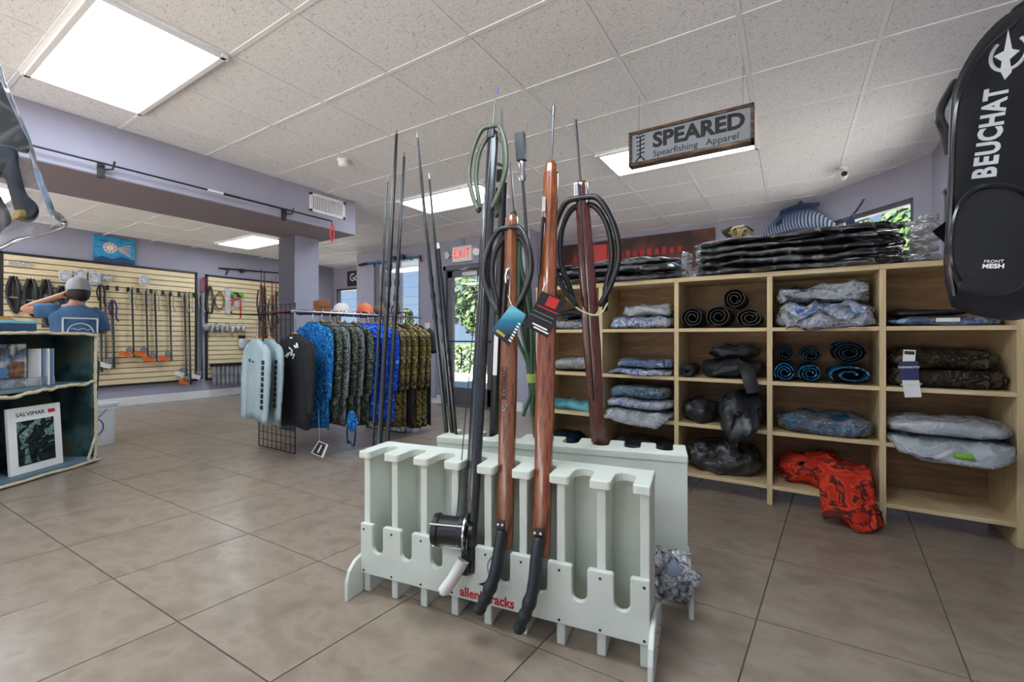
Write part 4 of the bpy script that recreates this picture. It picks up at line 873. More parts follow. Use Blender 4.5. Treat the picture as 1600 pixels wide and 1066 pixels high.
for i, (px, py, d) in enumerate([(577, 648, 4.75), (650, 661, 5.25)]):
    t = thing('price_tag', ['white price tag dangling under a royal blue shirt', 'white price tag dangling under an olive camo shirt'][i], 'tag', M=T(*atd(px, py, d)), group='price tags under the shirts')
    mk('card', plate([(px-4, py-8), (px+4, py-9), (px+4, py+13), (px-5, py+14)], d, .002), m_paper, t); mk('string', MB().tube([atd(px, py-8, d), atd(px, py-26, d)], .0015, 4), m_paper, t)
# ================================================================= slatwall side
m_slat = mat('slat_maple', (232, 214, 174), .5, c2=[(226, 206, 164), (238, 222, 184)], ns=3, stretch=(1, 1, 8))
SWX = W_L
def slatwall(y0, y1, z0, z1, n, label):
    t = thing('slatwall_panel', label, 'display panel', (SWX, (y0+y1)/2, z0), group='slatwall panels')
    mk('backing', MB().b2((SWX, y0, z0), (SWX+.012, y1, z1)), mat('slat_groove', (120, 98, 66), .8), t)
    h = (z1-z0)/n
    for i in range(n): mk('slat', MB().b2((SWX+.012, y0+.01, z0+i*h+.007), (SWX+.03, y1-.01, z0+(i+1)*h-.007)), m_slat, t)
    f = .03
    for a, b in [((y0-f, z0-f), (y0, z1+f)), ((y1, z0-f), (y1+f, z1+f)), ((y0-f, z1), (y1+f, z1+f)), ((y0-f, z0-f), (y1+f, z0))]: mk('frame_bar', MB().b2((SWX, a[0], a[1]), (SWX+.045, b[0], b[1])), m_dark, t)
def sw(px, py, off=.05): return onx(px, py, SWX+off)
a, b = sw(3, 395, 0), sw(304, 430, 0); slatwall(a.y, b.y, .36, 2.29, 22, 'maple slatwall panel with pole spears beside the fish painting')
c = sw(323, 434, 0); slatwall(c.y, 5.62, .36, 2.27, 22, 'maple slatwall panel with packaged goods near the column')
# painting
p0, p1 = sw(145, 367, 0), sw(209, 417, 0)
t = thing('canvas_painting', 'bright blue canvas painting of a red and white sea creature', 'painting', (SWX, (p0.y+p1.y)/2, 2.33))
mk('canvas', MB().b2((SWX+.002, p0.y, 2.335), (SWX+.04, p1.y, 2.735)), mat('painted_water', (30, 140, 200), .6, c2=[(60, 170, 215), (40, 120, 190)], ns=5, stretch=(1, 1, 3)), t)
yc, zc = (p0.y+p1.y)/2, 2.56; pt = MB()
pt.lathe([(.085, 0), (.085, .004)], 18, T(SWX+.041, yc-.06, zc) @ RY(PI/2)); mk('painted_body', pt, m_paper, t)
dots = MB()
for i in range(9): dots.lathe([(.013, 0), (.013, .003)], 8, T(SWX+.0455, yc-.06+.06*math.cos(i*.7), zc+.06*math.sin(i*.7)) @ RY(PI/2))
mk('painted_spots', dots, mat('rust_paint', (196, 96, 72), .6), t)
tn = MB()
for i in range(5): tn.tube(bez([(SWX+.043, yc+.02, zc), (SWX+.043, yc+.09, zc+.03-.02*i), (SWX+.043, yc+.2, zc+.07-.045*i)], 5), .008, 6)
mk('painted_tentacle', tn, mat('pink_paint', (230, 190, 180), .6), t, smooth=True)
mk('painted_reef', MB().prism([(p0.y, 0), (p0.y+.1, .05), (p0.y+.22, .02), (p0.y+.34, .07), (p1.y, .03), (p1.y, -.03), (p0.y, -.03)], 0, .002, Matrix(((0, 0, 1, SWX+.0402), (1, 0, 0, 0), (0, 1, 0, 2.366), (0, 0, 0, 1)))), mat('navy_paint', (38, 70, 120), .6), t)
# wall mounted gun over the second panel
g = thing('speargun', 'black speargun mounted flat on the lavender wall above the slatwall', 'speargun', M=T(SWX, 4.6, 2.5))
a, b = sw(342, 419, .06), sw(462, 429, .06)
mk('barrel', MB().tube([a, a.lerp(b, .3), b], [.014, .016, .008], 8), m_black, g, smooth=True)
mk('grip', MB().tube([a.lerp(b, .11), a.lerp(b, .11)+Vector((0, -.02, -.06)), a.lerp(b, .1)+Vector((0, -.03, -.12))], [.02, .016, .018], 8), m_black, g, smooth=True)
mk('reel', MB().lathe([(.04, 0), (.04, .04)], 12, T(*(a.lerp(b, .26)+Vector((0, 0, -.02)))) @ RY(PI/2)), m_black, g, smooth=True)
mk('wall_bracket', MB().box(a.lerp(b, .45)-Vector((.03, 0, 0)), (.06, .02, .03)).box(a.lerp(b, .08)-Vector((.03, 0, 0)), (.06, .02, .03)), m_blackm, g)
# hanging pole spears
def wallspear(px, y0, y1, label, loops=(150, 148, 130), tagc=None, r=.014, off=.09, reelc=True, double=False):
    A, B_ = sw(px, y0, off), sw(px+3, y1, off)
    t = thing('pole_spear', label, 'pole spear', M=T(*A), group='pole spears hanging on the slatwall')
    mk('peg', MB().tube([A+Vector((-off+.03, 0, .01)), A+Vector((.03, 0, .01)), A+Vector((.035, 0, .03))], .006, 6), m_blackm, t)
    mk('shaft', MB().tube([A, B_], r, 8), m_carbon, t, smooth=True)
    if double: mk('shaft', MB().tube([A+Vector((0, .06, 0)), B_+Vector((0, .05, .04))], r*.8, 8), m_shaft, t, smooth=True)
    mk('rubber_sling', MB().tube(bez([A+Vector((.02, .02, .01)), A+Vector((.02, .05, -.1)), A+Vector((.02, .045, -.25)), A+Vector((.02, .075, -.33))], 5), .012, 6).tube(bez([A+Vector((.02, -.01, .01)), A+Vector((.02, -.04, -.1)), A+Vector((.02, -.02, -.24))], 5), .01, 6), mat('sling_%d_%d' % (loops[0], loops[2]), loops, .5), t, smooth=True)
    if reelc:
        c_ = B_+Vector((.02, -.07, .12)); mk('line_reel', MB().lathe([(.034, -.01), (.04, 0), (.02, .008), (.02, .03), (.04, .038)], 12, T(*c_) @ RY(PI/2)).tube([c_, B_+Vector((0, 0, .05))], .01, 6), m_grey, t, smooth=True)
    if tagc:
        M = T(*(B_+Vector((.03, -.12, .05)))) @ RX(-.35); mk('tag', MB().box((0, 0, 0), (.004, .15, .075), M), tagc, t)
    return t
wallspear(156, 446, 582, 'paired dark pole spears with a long black sleeve at the person', (26, 26, 28), m_paper, .016, double=True)
wallspear(175, 470, 575, 'pole spear with a navy blue sheath and large white tag', (40, 44, 110), m_paper, .018)
wallspear(206, 451, 558, 'pole spear with grey sling and orange tag next to the navy one', tagc=m_orange)
wallspear(228, 453, 557, 'second orange-tagged pole spear from the navy one', tagc=m_orange)
wallspear(242, 456, 565, 'third orange-tagged pole spear from the navy one', tagc=m_orange)
wallspear(265, 456, 564, 'fourth orange-tagged pole spear, set apart from the three', tagc=m_orange)
wallspear(288, 458, 588, 'long pole spear with a white reel near the panel edge', tagc=m_paper)
wallspear(295, 459, 601, 'longest pole spear with an orange tag below the panel edge', tagc=m_orange)
wallspear(313, 460, 592, 'white-tagged pole spear hanging between the two slatwall panels', tagc=m_paper, off=.06)
for i, px in enumerate([168, 183, 200, 216, 236, 255, 268, 280, 303]):
    p = sw(px, 449+.085*(px-160), .05); mk('wall_hook', MB().box((p.x-.005, p.y, p.z), (.03, .03, .075)).box((p.x+.02, p.y, p.z-.03), (.05, .02, .012)), m_black, label='empty black hook on the slatwall behind the pole spears', cat='hook', group='empty slatwall hooks')
# black rubber slings at the counter end
for i, (px, y0, y1, w, lab) in enumerate([(20, 432, 492, .085, 'black rubber sling bundle near the panel corner'), (47, 436, 497, .09, 'thick black rubber sling with white band beside the first bundle'), (71, 437, 512, .085, 'black sling bundle with a grey striped tail'), (97, 447, 480, .085, 'short black sling bundle behind the person')]):
    A = sw(px, y0, .08); Bz = sw(px, y1, .08).z; h = A.z-Bz
    t = thing('rubber_sling', lab, 'sling', M=T(*A), group='black rubber slings on the slatwall')
    mk('peg', MB().tube([A+Vector((-.05, 0, .0)), A+Vector((.03, 0, 0)), A+Vector((.035, 0, .02))], .006, 6), m_chrome, t)
    for k in range(4):
        f = .5+.22*k; mk('loop', MB().tube(bez([A+Vector((.01*k, -.02, 0)), A+Vector((.01*k, -w*.55*f, -h*.3)), A+Vector((.01*k, -w*.5*f, -h*.62)), A+Vector((.01*k, .01*k, -h*(.8+.05*k))), A+Vector((.01*k, w*.5*f, -h*.6)), A+Vector((.01*k, w*.55*f, -h*.28)), A+Vector((.01*k, .02, 0))], 5), .02, 8), m_rubber, t, smooth=True)
    mk('wrap_band', MB().box((A.x+.03, A.y, A.z-h*.55), (.03, w*.9, .02)), m_grey, t)
    if i == 2: mk('tail', MB().b2((A.x-.01, A.y-.04, A.z-h), (A.x+.02, A.y+.04, A.z-h*.3)), mat('tail_stripe', (60, 60, 66), .5, c2=(130, 130, 134), ns=14), t)
# clear packets
m_pack = film('packet_plastic', (240, 242, 246), .25, 16, .6, .4)
for i, (x0, y0, x1, y1) in enumerate([(92, 423, 113, 442), (116, 420, 136, 440), (139, 424, 158, 446), (160, 430, 176, 440), (218, 431, 233, 446), (10, 407, 50, 416)]):
    A, B_ = sw(x0, y0, .09), sw(x1, y1, .09); lab = ['clear packet of white parts above the short sling', 'clear packet of black and white parts above the cap', 'clear packet of silver parts by the person', 'flat white packet under the painting', 'white blister packet above the orange-tagged spears', 'pale packet with a blue print near the panel corner'][i]
    t = thing('blister_packet', lab, 'packet', M=T(*A), group='packets on the slatwall')
    mk('card', MB().b2((A.x-.01, A.y, B_.z), (A.x-.004, B_.y, A.z)), mat('packet_card', (210, 214, 220), .5, c2=[(232, 234, 236), (120, 124, 130)], ns=16, lo=.45, hi=.75), t)
    mk('blister', MB().loft(lumpmesh(abs(B_.y-A.y)*.9, abs(A.z-B_.z)*.8, .05, 100+i, amp=.008), True, Matrix(((0, 0, 1, A.x-.006), (1, 0, 0, (A.y+B_.y)/2), (0, 1, 0, (A.z+B_.z)/2), (0, 0, 0, 1)))), m_pack, t, smooth=2)
    mk('peg', MB().rod((SWX+.03, (A.y+B_.y)/2, A.z+.01), (A.x+.05, (A.y+B_.y)/2, A.z+.01), .005, 6), m_chrome, t)
# second panel goods
def loopset(px, y0, y1, w, m, label, n=2):
    A = sw(px, y0, .08); h = A.z-sw(px, y1, .08).z; t = thing('speargun_band', label, 'band', M=T(*A), group='bands on the second slatwall')
    mk('peg', MB().rod(A+Vector((-.05, 0, 0)), A+Vector((.03, 0, 0)), .006, 6), m_blackm, t)
    for k in range(n): mk('loop', MB().tube(bez([A+Vector((.012*k, -.01, 0)), A+Vector((.012*k, -w*.5, -h*.45)), A+Vector((.012*k, -w*.35, -h*.9)), A+Vector((.012*k, 0, -h)), A+Vector((.012*k, w*.35, -h*.9)), A+Vector((.012*k, w*.5, -h*.45)), A+Vector((.012*k, .01, 0))], 5), .012, 7), m, t, smooth=True)
    return t
loopset(328, 448, 490, .1, m_rubber, 'black and brown bands with buckle at the panel edge', 3); loopset(343, 456, 482, .16, mat('amber_band', (120, 92, 66), .5), 'single amber rubber band loop')
loopset(318, 434, 456, .03, mat('red_cord', (170, 60, 80), .6), 'thin red cord loop between the slatwall panels', 1)
A = sw(356, 450, .08); t = thing('tube_packet', 'tall clear tube packet beside the amber band', 'packet', M=T(*A)); mk('tube', MB().b2((A.x-.03, A.y-.05, A.z-.5), (A.x+.01, A.y+.06, A.z)), m_pack, t, bevel=.01); mk('peg', MB().rod((SWX+.03, A.y, A.z-.01), (A.x+.05, A.y, A.z-.01), .006, 6), m_chrome, t)
A = sw(371, 457, .08); t = thing('tool_packet', 'green card pack with red wishbone cords', 'packet', M=T(*A)); mk('card', MB().b2((A.x-.015, A.y-.12, A.z-.12), (A.x-.005, A.y+.12, A.z)), mat('lime_card', (110, 170, 60), .5, c2=(30, 36, 30), ns=12, lo=.45, hi=.55), t); mk('pack', MB().b2((A.x-.02, A.y-.06, A.z-.28), (A.x, A.y+.12, A.z-.1)), m_pack, t)
mk('red_cord', MB().tube(bez([A+Vector((.02, -.12, -.25)), A+Vector((.02, -.06, -.14)), A+Vector((.02, .04, -.14)), A+Vector((.02, .05, -.3)), A+Vector((.02, .05, -.5))], 6), .014, 6), m_red, t, smooth=True); mk('peg', MB().rod((SWX+.03, A.y, A.z-.01), (A.x+.04, A.y, A.z-.01), .006, 6), m_blackm, t)
for i in range(8):
    px = 322+i*8.2; A = sw(px, 506+(i % 2)*2, .1); t = thing('mask_packet', 'bagged grey fitting in the row on the second slatwall', 'packet', M=T(*A), group='row of bagged fittings')
    mk('content', MB().loft(lumpmesh(.1, .06, .1, 120+i, amp=.02, e=.8), True, T(A.x, A.y, A.z-.12)), m_grey if i < 5 else m_paper, t, smooth=2); mk('bag', MB().loft(lumpmesh(.13, .08, .15, 130+i, amp=.02, e=.6), True, T(A.x, A.y, A.z-.14)), m_pack, t, smooth=2); mk('peg', MB().rod((SWX+.03, A.y, A.z), (A.x+.04, A.y, A.z), .005, 6), m_chrome, t)
bar = thing('display_bar', 'black display bar with hanging packets low on the second slatwall', 'bar', M=T(*sw(330, 570, .05))); a, b = sw(330, 571, .1), sw(384, 570, .1); mk('rail', MB().b2((a.x-.06, a.y, a.z-.03), (a.x, b.y, a.z+.03)), m_black, bar)
for i in range(8):
    A = a.lerp(b, (i+.5)/8)+Vector((.03, 0, .02)); t = thing('knife_packet', 'slim grey packet hanging from the low display bar', 'packet', M=T(*A), group='packets on the low display bar')
    mk('pack', MB().loft(lumpmesh(.05, .075, .36, 140+i, amp=.012, e=.5), True, T(A.x, A.y, A.z-.4)), mat('grey_pack', (150, 152, 156), .35, c2=(70, 72, 78), ns=8), t, smooth=2); mk('hanger_loop', MB().tube([A+Vector((-.03, 0, -.0)), A+Vector((0, 0, -.05))], .006, 5), m_black, t)
loopset(346, 572, 592, .12, m_red, 'thick red band loop on the low display bar', 1)
t = thing('hook_arm', 'long black display arm with a grey gadget above the pale shirts', 'display arm', M=T(*sw(398, 490, .05))); A = sw(405, 492, .03); mk('arm', MB().tube([A, A+Vector((.5, -.02, 0)), A+Vector((.53, -.02, .04))], .01, 6), m_black, t); mk('gadget', MB().box(A+Vector((.1, 0, .17)), (.08, .09, .2)).lathe([(.04, 0), (.05, .04), (.03, .09)], 10, T(*(A+Vector((.1, 0, .26))))), m_grey, t, bevel=.01); mk('strap', MB().tube([A+Vector((.1, 0, .1)), A+Vector((.1, 0, 0))], .012, 6), m_grey, t)
A = sw(378, 524, .09); t = thing('glove_pair', 'pair of white work gloves hung beside the pale shirts', 'gloves', M=T(*A)); mk('cuff', MB().box(A+Vector((0, 0, -.03)), (.05, .12, .06)), m_black, t, bevel=.01); mk('palm', MB().loft(lumpmesh(.08, .16, .2, 150, amp=.02, e=.8), True, T(A.x, A.y+.02, A.z-.26)), m_silver, t, smooth=2); mk('peg', MB().rod((SWX+.03, A.y, A.z-.005), (A.x+.04, A.y, A.z-.005), .006, 6), m_chrome, t)
# brown spearguns standing by the column
for i, (px, y0, w) in enumerate([(408, 420, .026), (413, 424, .026), (425, 436, .026), (431, 432, .024), (437, 424, .02), (444, 424, .022)]):
    dd = 6.3+.16*(i % 2); B_ = atd(px+2, 650, dd); B_.z = 0; Tp = atd(px, y0, dd); M, L = gunframe(B_, Tp, (FW[1], -FW[0], 0))
    t = thing('speargun', '%s brown wooden speargun from the column, standing behind the clothes rack' % ['sixth', 'fifth', 'fourth', 'third', 'second', 'first'][i], 'speargun', M=T(*B_), group='brown spearguns standing by the column')
    stock(M, [(0, w, .025), (L*.5, w, .025), (L-.25, w*.8, .02), (L-.22, w*.3, .006), (L, w*.2, .005)], [m_teak, m_mahog, m_padauk][i % 3], t); mk('bands', MB().tube(bez([(-w, -.03, L-.3), (-w*1.5, -.04, L-.5), (-w*.5, -.03, L-.75)], 5), .01, 6, M).tube(bez([(w, -.03, L-.3), (w*1.5, -.04, L-.5), (w*.5, -.03, L-.75)], 5), .01, 6, M), m_rubber, t, smooth=True)
gb = atd(428, 640, 6.62); mk('gun_stand', MB().box((gb.x, gb.y, .3), (.1, .6, .6), ID), m_hdpe, label='white stand holding the brown spearguns behind the clothes rack', cat='stand', bevel=.01)
# ---------------------------------------------------------------- counter with rope trim
m_teald = mat('weathered_teal', (36, 62, 64), .6, c2=[(24, 44, 46), (60, 92, 92), (92, 84, 60), (30, 52, 52)], ns=3.5, lo=.3, hi=.75, det=7)
m_teall = mat('teal_board', (104, 128, 136), .6, c2=(84, 110, 120), ns=5)
m_rope = mat('cream_rope', (214, 204, 176), .85, c2=(190, 178, 146), ns=60)
cu, cnv = Vector((.53, -.848, 0)), Vector((.848, .53, 0))
MC = Matrix((-cu, -cnv, Vector((0, 0, 1)))).transposed().to_4x4(); MC.translation = Vector((-5.36, 1.39, 0))   # x: towards the free end (x<0 back along the counter), y: into the counter
LC, DC = 1.7, .38
ct = thing('display_counter', 'weathered teal display counter edged with cream rope', 'counter', M=MC)
def cbox(name, a, b, m, parent=None, bev=.004): return mk(name, MB().b2(a, b), m, parent or ct, local=True, bevel=bev)
cbox('side_panel', (-.025, 0, 0), (0, DC, 1.15), m_teald); cbox('side_panel', (-LC, 0, 0), (-LC+.025, DC, 1.15), m_teald)
cbox('back_panel', (-LC, DC-.02, .0), (0, DC, 1.15), m_teald); cbox('top_board', (-LC-.02, -.02, 1.15), (.01, DC+.02, 1.175), m_teall); cbox('shelf_board', (-LC+.025, 0, .70), (-.025, DC-.02, .73), m_teall); cbox('bottom_board', (-LC+.025, -.03, 0), (-.0, DC-.02, .05), m_teall)
def ropeline(pts, seed, wob=.01, r=.012):
    P = bez(pts, 14); P = [p+Vector((0, 0, wob*noise.noise(Vector((i*.23, seed, 0))))) for i, p in enumerate(P)]
    return mk('rope_trim', MB().tube(P, [r*(1+.18*math.sin(i*2.1)) for i in range(len(P))], 7), m_rope, ct, local=True, smooth=True)
ropeline([(-LC, -.03, 1.165), (-1.0, -.03, 1.155), (-.5, -.03, 1.165), (0, -.03, 1.155)], 1, .02); ropeline([(-LC, -.014, .70), (-1.0, -.014, .67), (-.55, -.014, .69), (-.3, -.014, .715), (0, -.014, .715)], 2, .03, .014)
ropeline([(-LC, -.04, .02), (-.8, -.04, .02), (0, -.04, .02)], 3); ropeline([(-.006, -.014, .03), (-.0, -.014, .4), (-.008, -.014, .7), (0, -.014, 1.15)], 4, .0, .013)
ropeline([(-.005, -.02, .25), (-.07, -.03, .1), (-.09, -.03, .04), (-.03, -.03, .04), (-.01, -.02, .22)], 5, 0, .01)
# print stands inside the counter
def leaflet(name, x, w, h, z, y, tilt, m, label, cat='magazine', th=.012, group=None):
    M = MC @ T(x, y, z) @ RX(tilt); t = thing(name, label, cat, M=M, group=group); mk('sheet', MB().b2((-w/2, 0, 0), (w/2, th, h)), m, t, local=True); return t, M
t, M = leaflet('framed_poster', -.42, .40, .52, .052, .06, -.06, m_paper, 'white framed suit poster with red-flagged lettering in the counter', 'poster', .02)
mk('photo', MB().b2((-.14, -.002, .06), (.14, .0, .41)), camo('suit_photo', [(16, 20, 22), (34, 44, 48), (20, 24, 26), (110, 140, 140), (60, 80, 84)], 9), t, local=True)
mk('sleeve_print', MB().prism([(-.13, .3), (-.02, .39), (.0, .4), (-.04, .3), (-.11, .23)], 0, .002, Matrix(((1, 0, 0, 0), (0, 0, 1, -.0035), (0, 1, 0, 0), (0, 0, 0, 1)))).prism([(-.1, .07), (-.05, .07), (-.07, .2), (-.09, .18)], 0, .002, Matrix(((1, 0, 0, 0), (0, 0, 1, -.0035), (0, 1, 0, 0), (0, 0, 0, 1)))), camo('sleeve_photo', [(120, 150, 140), (60, 84, 80), (170, 190, 180)], 30), t, local=True)
text('lettering', 'SALVIMAR', M @ T(-.035, -.002, .462) @ RX(PI/2), .046, m_black, t, sx=1.05); mk('red_flag', MB().b2((.1, -.002, .448), (.155, 0, .478)), m_red, t, local=True)
t, M = leaflet('magazine', -.82, .36, .5, .052, .12, -.05, mat('navy_cover', (26, 34, 66), .4, c2=[(20, 26, 50), (60, 66, 84)], ns=7), 'dark blue magazine half hidden behind the white framed poster', th=.01)
text('lettering', 'MOLIS', M @ T(.1, -.002, .46) @ RX(PI/2), .06, m_paper, t, bold=.002); text('lettering_line', 'NK', M @ T(.1, -.002, .40) @ RX(PI/2), .06, m_paper, t, bold=.002)
mk('portrait', MB().sphere((.1, -.002, .27), (.05, .003, .065), 10).b2((.02, -.003, .0), (.16, -.001, .19)), mat('portrait_tone', (140, 110, 96), .6, c2=(60, 56, 60), ns=12), t, local=True)
leaflet('dark_box', -.6, .5, .3, .734, .2, 0, mat('box_dark', (26, 26, 30), .5), 'black backing box behind the brochures in the upper shelf', 'box', .1)
t, M = leaflet('photo_brochure', -.62, .36, .34, .735, .13, -.02, mat('ad_sheet', (190, 186, 186), .4, c2=[(110, 130, 150), (40, 50, 60), (214, 206, 200)], ns=8), 'pale photo brochure standing in the upper counter shelf')
mk('orange_photo', MB().b2((-.15, -.002, .08), (-.05, 0, .17)), m_orange, t, local=True); mk('blue_photo', MB().b2((-.04, -.002, .08), (.04, 0, .16)), mat('photo_blue', (80, 120, 170), .5), t, local=True); mk('dark_photo', MB().b2((.06, -.002, .06), (.16, 0, .2)), mat('photo_dark', (50, 46, 44), .5, c2=(150, 100, 60), ns=20), t, local=True)
m_acr = film('acrylic', (235, 240, 245), .12, 3, .05, 0)
hd_ = thing('brochure_holder', 'clear acrylic brochure holder on the middle shelf', 'holder', M=MC @ T(-.6, .05, .732)); mk('tray', MB().b2((-.3, 0, 0), (.3, .004, .07)).b2((-.3, 0, 0), (.3, .08, .004)).b2((-.3, 0, .066), (.3, .006, .072)).b2((-.1, 0, 0), (-.096, .08, .07)), m_acr, hd_, local=True)
for i in range(4):
    x = -.33-.025*i; t, M = leaflet('flyer', x, .01, .3, .735, .03+.01*i, 0, m_paper if i % 2 else mat('flyer_blue', (120, 140, 170), .5), '%s slim flyer from the counter end in the acrylic holder' % ['first', 'second', 'third', 'fourth'][i], 'flyer', .1, group='slim flyers in the acrylic holder')
t, M = leaflet('flyer', -.83, .16, .3, .735, .02, -.12, mat('flyer_violet', (150, 156, 200), .5, c2=(90, 100, 150), ns=6), 'lavender blue flyer by the brochure panel', 'flyer')
# things on the counter
t = thing('tan_display_stand', 'tan wooden display stand with a rounded board on the counter', 'stand', M=MC @ T(-.48, .24, 1.1755)); m_tan = mat('tan_wood', (216, 178, 120), .5, c2=(200, 160, 100), ns=5)
mk('upright', MB().prism([(-.4, 0), (-.09, 0), (-.15, .26), (-.22, .36), (-.3, .38), (-.4, .36)], 0, .02, Matrix(((1, 0, 0, 0), (0, 0, 1, 0), (0, 1, 0, 0), (0, 0, 0, 1)))), m_tan, t, local=True, bevel=.004); mk('rounded_board', MB().prism([(-.1, 0), (.12, 0)]+[(.01+.11*math.cos(a), .07+.05*math.sin(a)) for a in [PI*i/10 for i in range(11)]], 0, .02, T(0, .05, 0) @ Matrix(((1, 0, 0, 0), (0, 0, 1, 0), (0, 1, 0, 0), (0, 0, 0, 1)))), mat('honey_wood', (206, 150, 70), .45), t, local=True, bevel=.004)
t = thing('tissue_box', 'dark blue box with teal edge on the counter top', 'box', M=MC @ T(-.54, .1, 1.175)); mk('body', MB().b2((-.12, -.05, 0), (.1, .05, .07)), mat('navy_box', (44, 66, 100), .4), t, local=True, bevel=.004); mk('teal_edge', MB().b2((-.125, -.055, .06), (.105, .055, .085)), mat('teal_edge', (110, 180, 196), .5), t, local=True, bevel=.008)
# bucket
bp_ = onz(152, 694, 0); bk = thing('plastic_bucket', 'white plastic bucket with purple logo behind the counter', 'bucket', M=T(*bp_))
mk('pail', MB().loft([[(r*math.cos(2*PI*j/28), r*math.sin(2*PI*j/28), z) for j in range(28)] for r, z in [(.135, 0), (.138, .01), (.158, .36), (.166, .365), (.166, .385), (.158, .39), (.168, .4), (.168, .43), (.16, .43), (.15, .38), (.13, .02)]]), mat('white_pail', (228, 232, 234), .4), bk, local=True, smooth=True)
mk('handle', MB().tube(bez([(.17*math.cos(a), .17*math.sin(a), .38+dz) for a, dz in ((-2.2, 0), (-1.6, -.1), (-.9, -.17), (-.3, -.1), (.2, 0))], 6), .004, 6), m_grey, bk, local=True, smooth=True)
lg = MB(); 
lg.tube([(.152*math.cos(-.45+.5*math.cos(q)), .152*math.sin(-.45+.5*math.cos(q)), .2+.09*math.sin(q)) for q in [2*PI*i/30 for i in range(30)]], .005, 6, closed=True); mk('logo_ring', lg, mat('purple_print', (70, 60, 140), .6), bk, local=True)
# ================================================================= person
pp = Vector((-6.9, 1.62, 0)); fdir = Vector((-.99, .12, 0)); MP = T(*pp) @ RZ(math.atan2(fdir.y, fdir.x)-PI/2)
person = thing('person', 'person in blue printed t-shirt and grey cap holding a hand to the head', 'person', M=MP)
m_skin = mat('skin', (196, 146, 116), .55)
J = {'pel': (0, 0, .95, .13), 'spi': (0, .0, 1.14, .125), 'che': (0, -.01, 1.34, .14), 'nec': (.01, .0, 1.49, .06), 'hd0': (.03, .03, 1.58, .08), 'hd1': (.035, .035, 1.68, .09), 'hd2': (.035, .03, 1.75, .06),
     'shL': (-.17, 0, 1.42, .065), 'elL': (-.41, .06, 1.43, .045), 'wrL': (-.16, .06, 1.57, .03), 'paL': (-.1, .05, 1.61, .032),
     'shR': (.18, 0, 1.42, .065), 'elR': (.26, .1, 1.18, .045), 'wrR': (.14, .32, 1.26, .03), 'paR': (.1, .38, 1.29, .03),
     'hiL': (-.1, 0, .9, .1), 'knL': (-.11, .02, .5, .065), 'anL': (-.11, -.02, .09, .045), 'toL': (-.12, .14, .04, .035), 'hiR': (.1, 0, .9, .1), 'knR': (.11, .02, .5, .065), 'anR': (.11, -.02, .09, .045), 'toR': (.12, .14, .04, .035)}
Ed = [('pel', 'spi'), ('spi', 'che'), ('che', 'nec'), ('nec', 'hd0'), ('hd0', 'hd1'), ('hd1', 'hd2'), ('che', 'shL'), ('shL', 'elL'), ('elL', 'wrL'), ('wrL', 'paL'), ('che', 'shR'), ('shR', 'elR'), ('elR', 'wrR'), ('wrR', 'paR'), ('pel', 'hiL'), ('hiL', 'knL'), ('knL', 'anL'), ('anL', 'toL'), ('pel', 'hiR'), ('hiR', 'knR'), ('knR', 'anR'), ('anR', 'toR')]
for s, base, dirs in (('L', (-.1, .05, 1.61), [(.07, .0, .05), (.085, .005, .035), (.085, .01, .015), (.075, .01, -.003), (.02, -.02, .06)]), ('R', (.1, .38, 1.29), [(-.02, .08, .03), (-.0, .085, .02), (.02, .08, .01), (.035, .07, 0), (-.05, .04, .02)])):
    for i, d in enumerate(dirs):
        o = Vector(base)+Vector((0, 0, .02-.012*i)) if s == 'L' else Vector(base)+Vector((-.02+.012*i, 0, 0)); v = Vector(d)
        a, b = 'f%s%da' % (s, i), 'f%s%db' % (s, i); J[a] = (*(o+v*.55), .0095); J[b] = (*(o+v+Vector((.006, -.008, 0))), .0075); Ed += [('pa'+s, a), (a, b)]
ks = list(J); me = bpy.data.meshes.new('body'); me.from_pydata([J[k][:3] for k in ks], [(ks.index(a), ks.index(b)) for a, b in Ed], []); bo = bpy.data.objects.new('body', me); COL.objects.link(bo)
bo.modifiers.new('skin', 'SKIN'); sl = me.skin_vertices[0].data
for i, k in enumerate(ks): sl[i].radius = (J[k][3], J[k][3]*.8 if k in ('pel', 'spi', 'che') else J[k][3]); sl[i].use_root = (k == 'pel')
bo.modifiers.new('sub', 'SUBSURF').render_levels = 2
dg = bpy.context.evaluated_depsgraph_get(); bme = bpy.data.meshes.new_from_object(bo.evaluated_get(dg)); bpy.data.objects.remove(bo)
body = bpy.data.objects.new('body', bme); COL.objects.link(body); body.parent = person; bme.materials.clear(); bme.materials.append(m_skin); MW[body.name] = MP
bme.polygons.foreach_set('use_smooth', [True]*len(bme.polygons))
mk('nose', MB().sphere((.035, .125, 1.65), (.014, .02, .022), 8), m_skin, body, local=True, smooth=True); mk('ear', MB().sphere((-.058, .03, 1.65), (.012, .025, .035), 8), m_skin, body, local=True, smooth=True); mk('ear', MB().sphere((.128, .03, 1.65), (.012, .025, .035), 8), m_skin, body, local=True, smooth=True)
mk('eye', MB().sphere((.005, .112, 1.68), .011, 6), m_paper, body, local=True); mk('eye', MB().sphere((.065, .112, 1.68), .011, 6), m_paper, body, local=True); mk('mouth', MB().sphere((.035, .112, 1.605), (.025, .008, .007), 6), mat('lips', (160, 90, 80), .5), body, local=True)
m_ts = mat('denim_blue_cotton', (74, 116, 156), .85, c2=(62, 100, 140), ns=6)
def ring(cx_, cy_, z, a, b, n=24, k=.85): return [(cx_+a*math.copysign(abs(math.cos(q))**k, math.cos(q)), cy_+b*math.copysign(abs(math.sin(q))**k, math.sin(q)), z) for q in [2*PI*j/n for j in range(n)]]
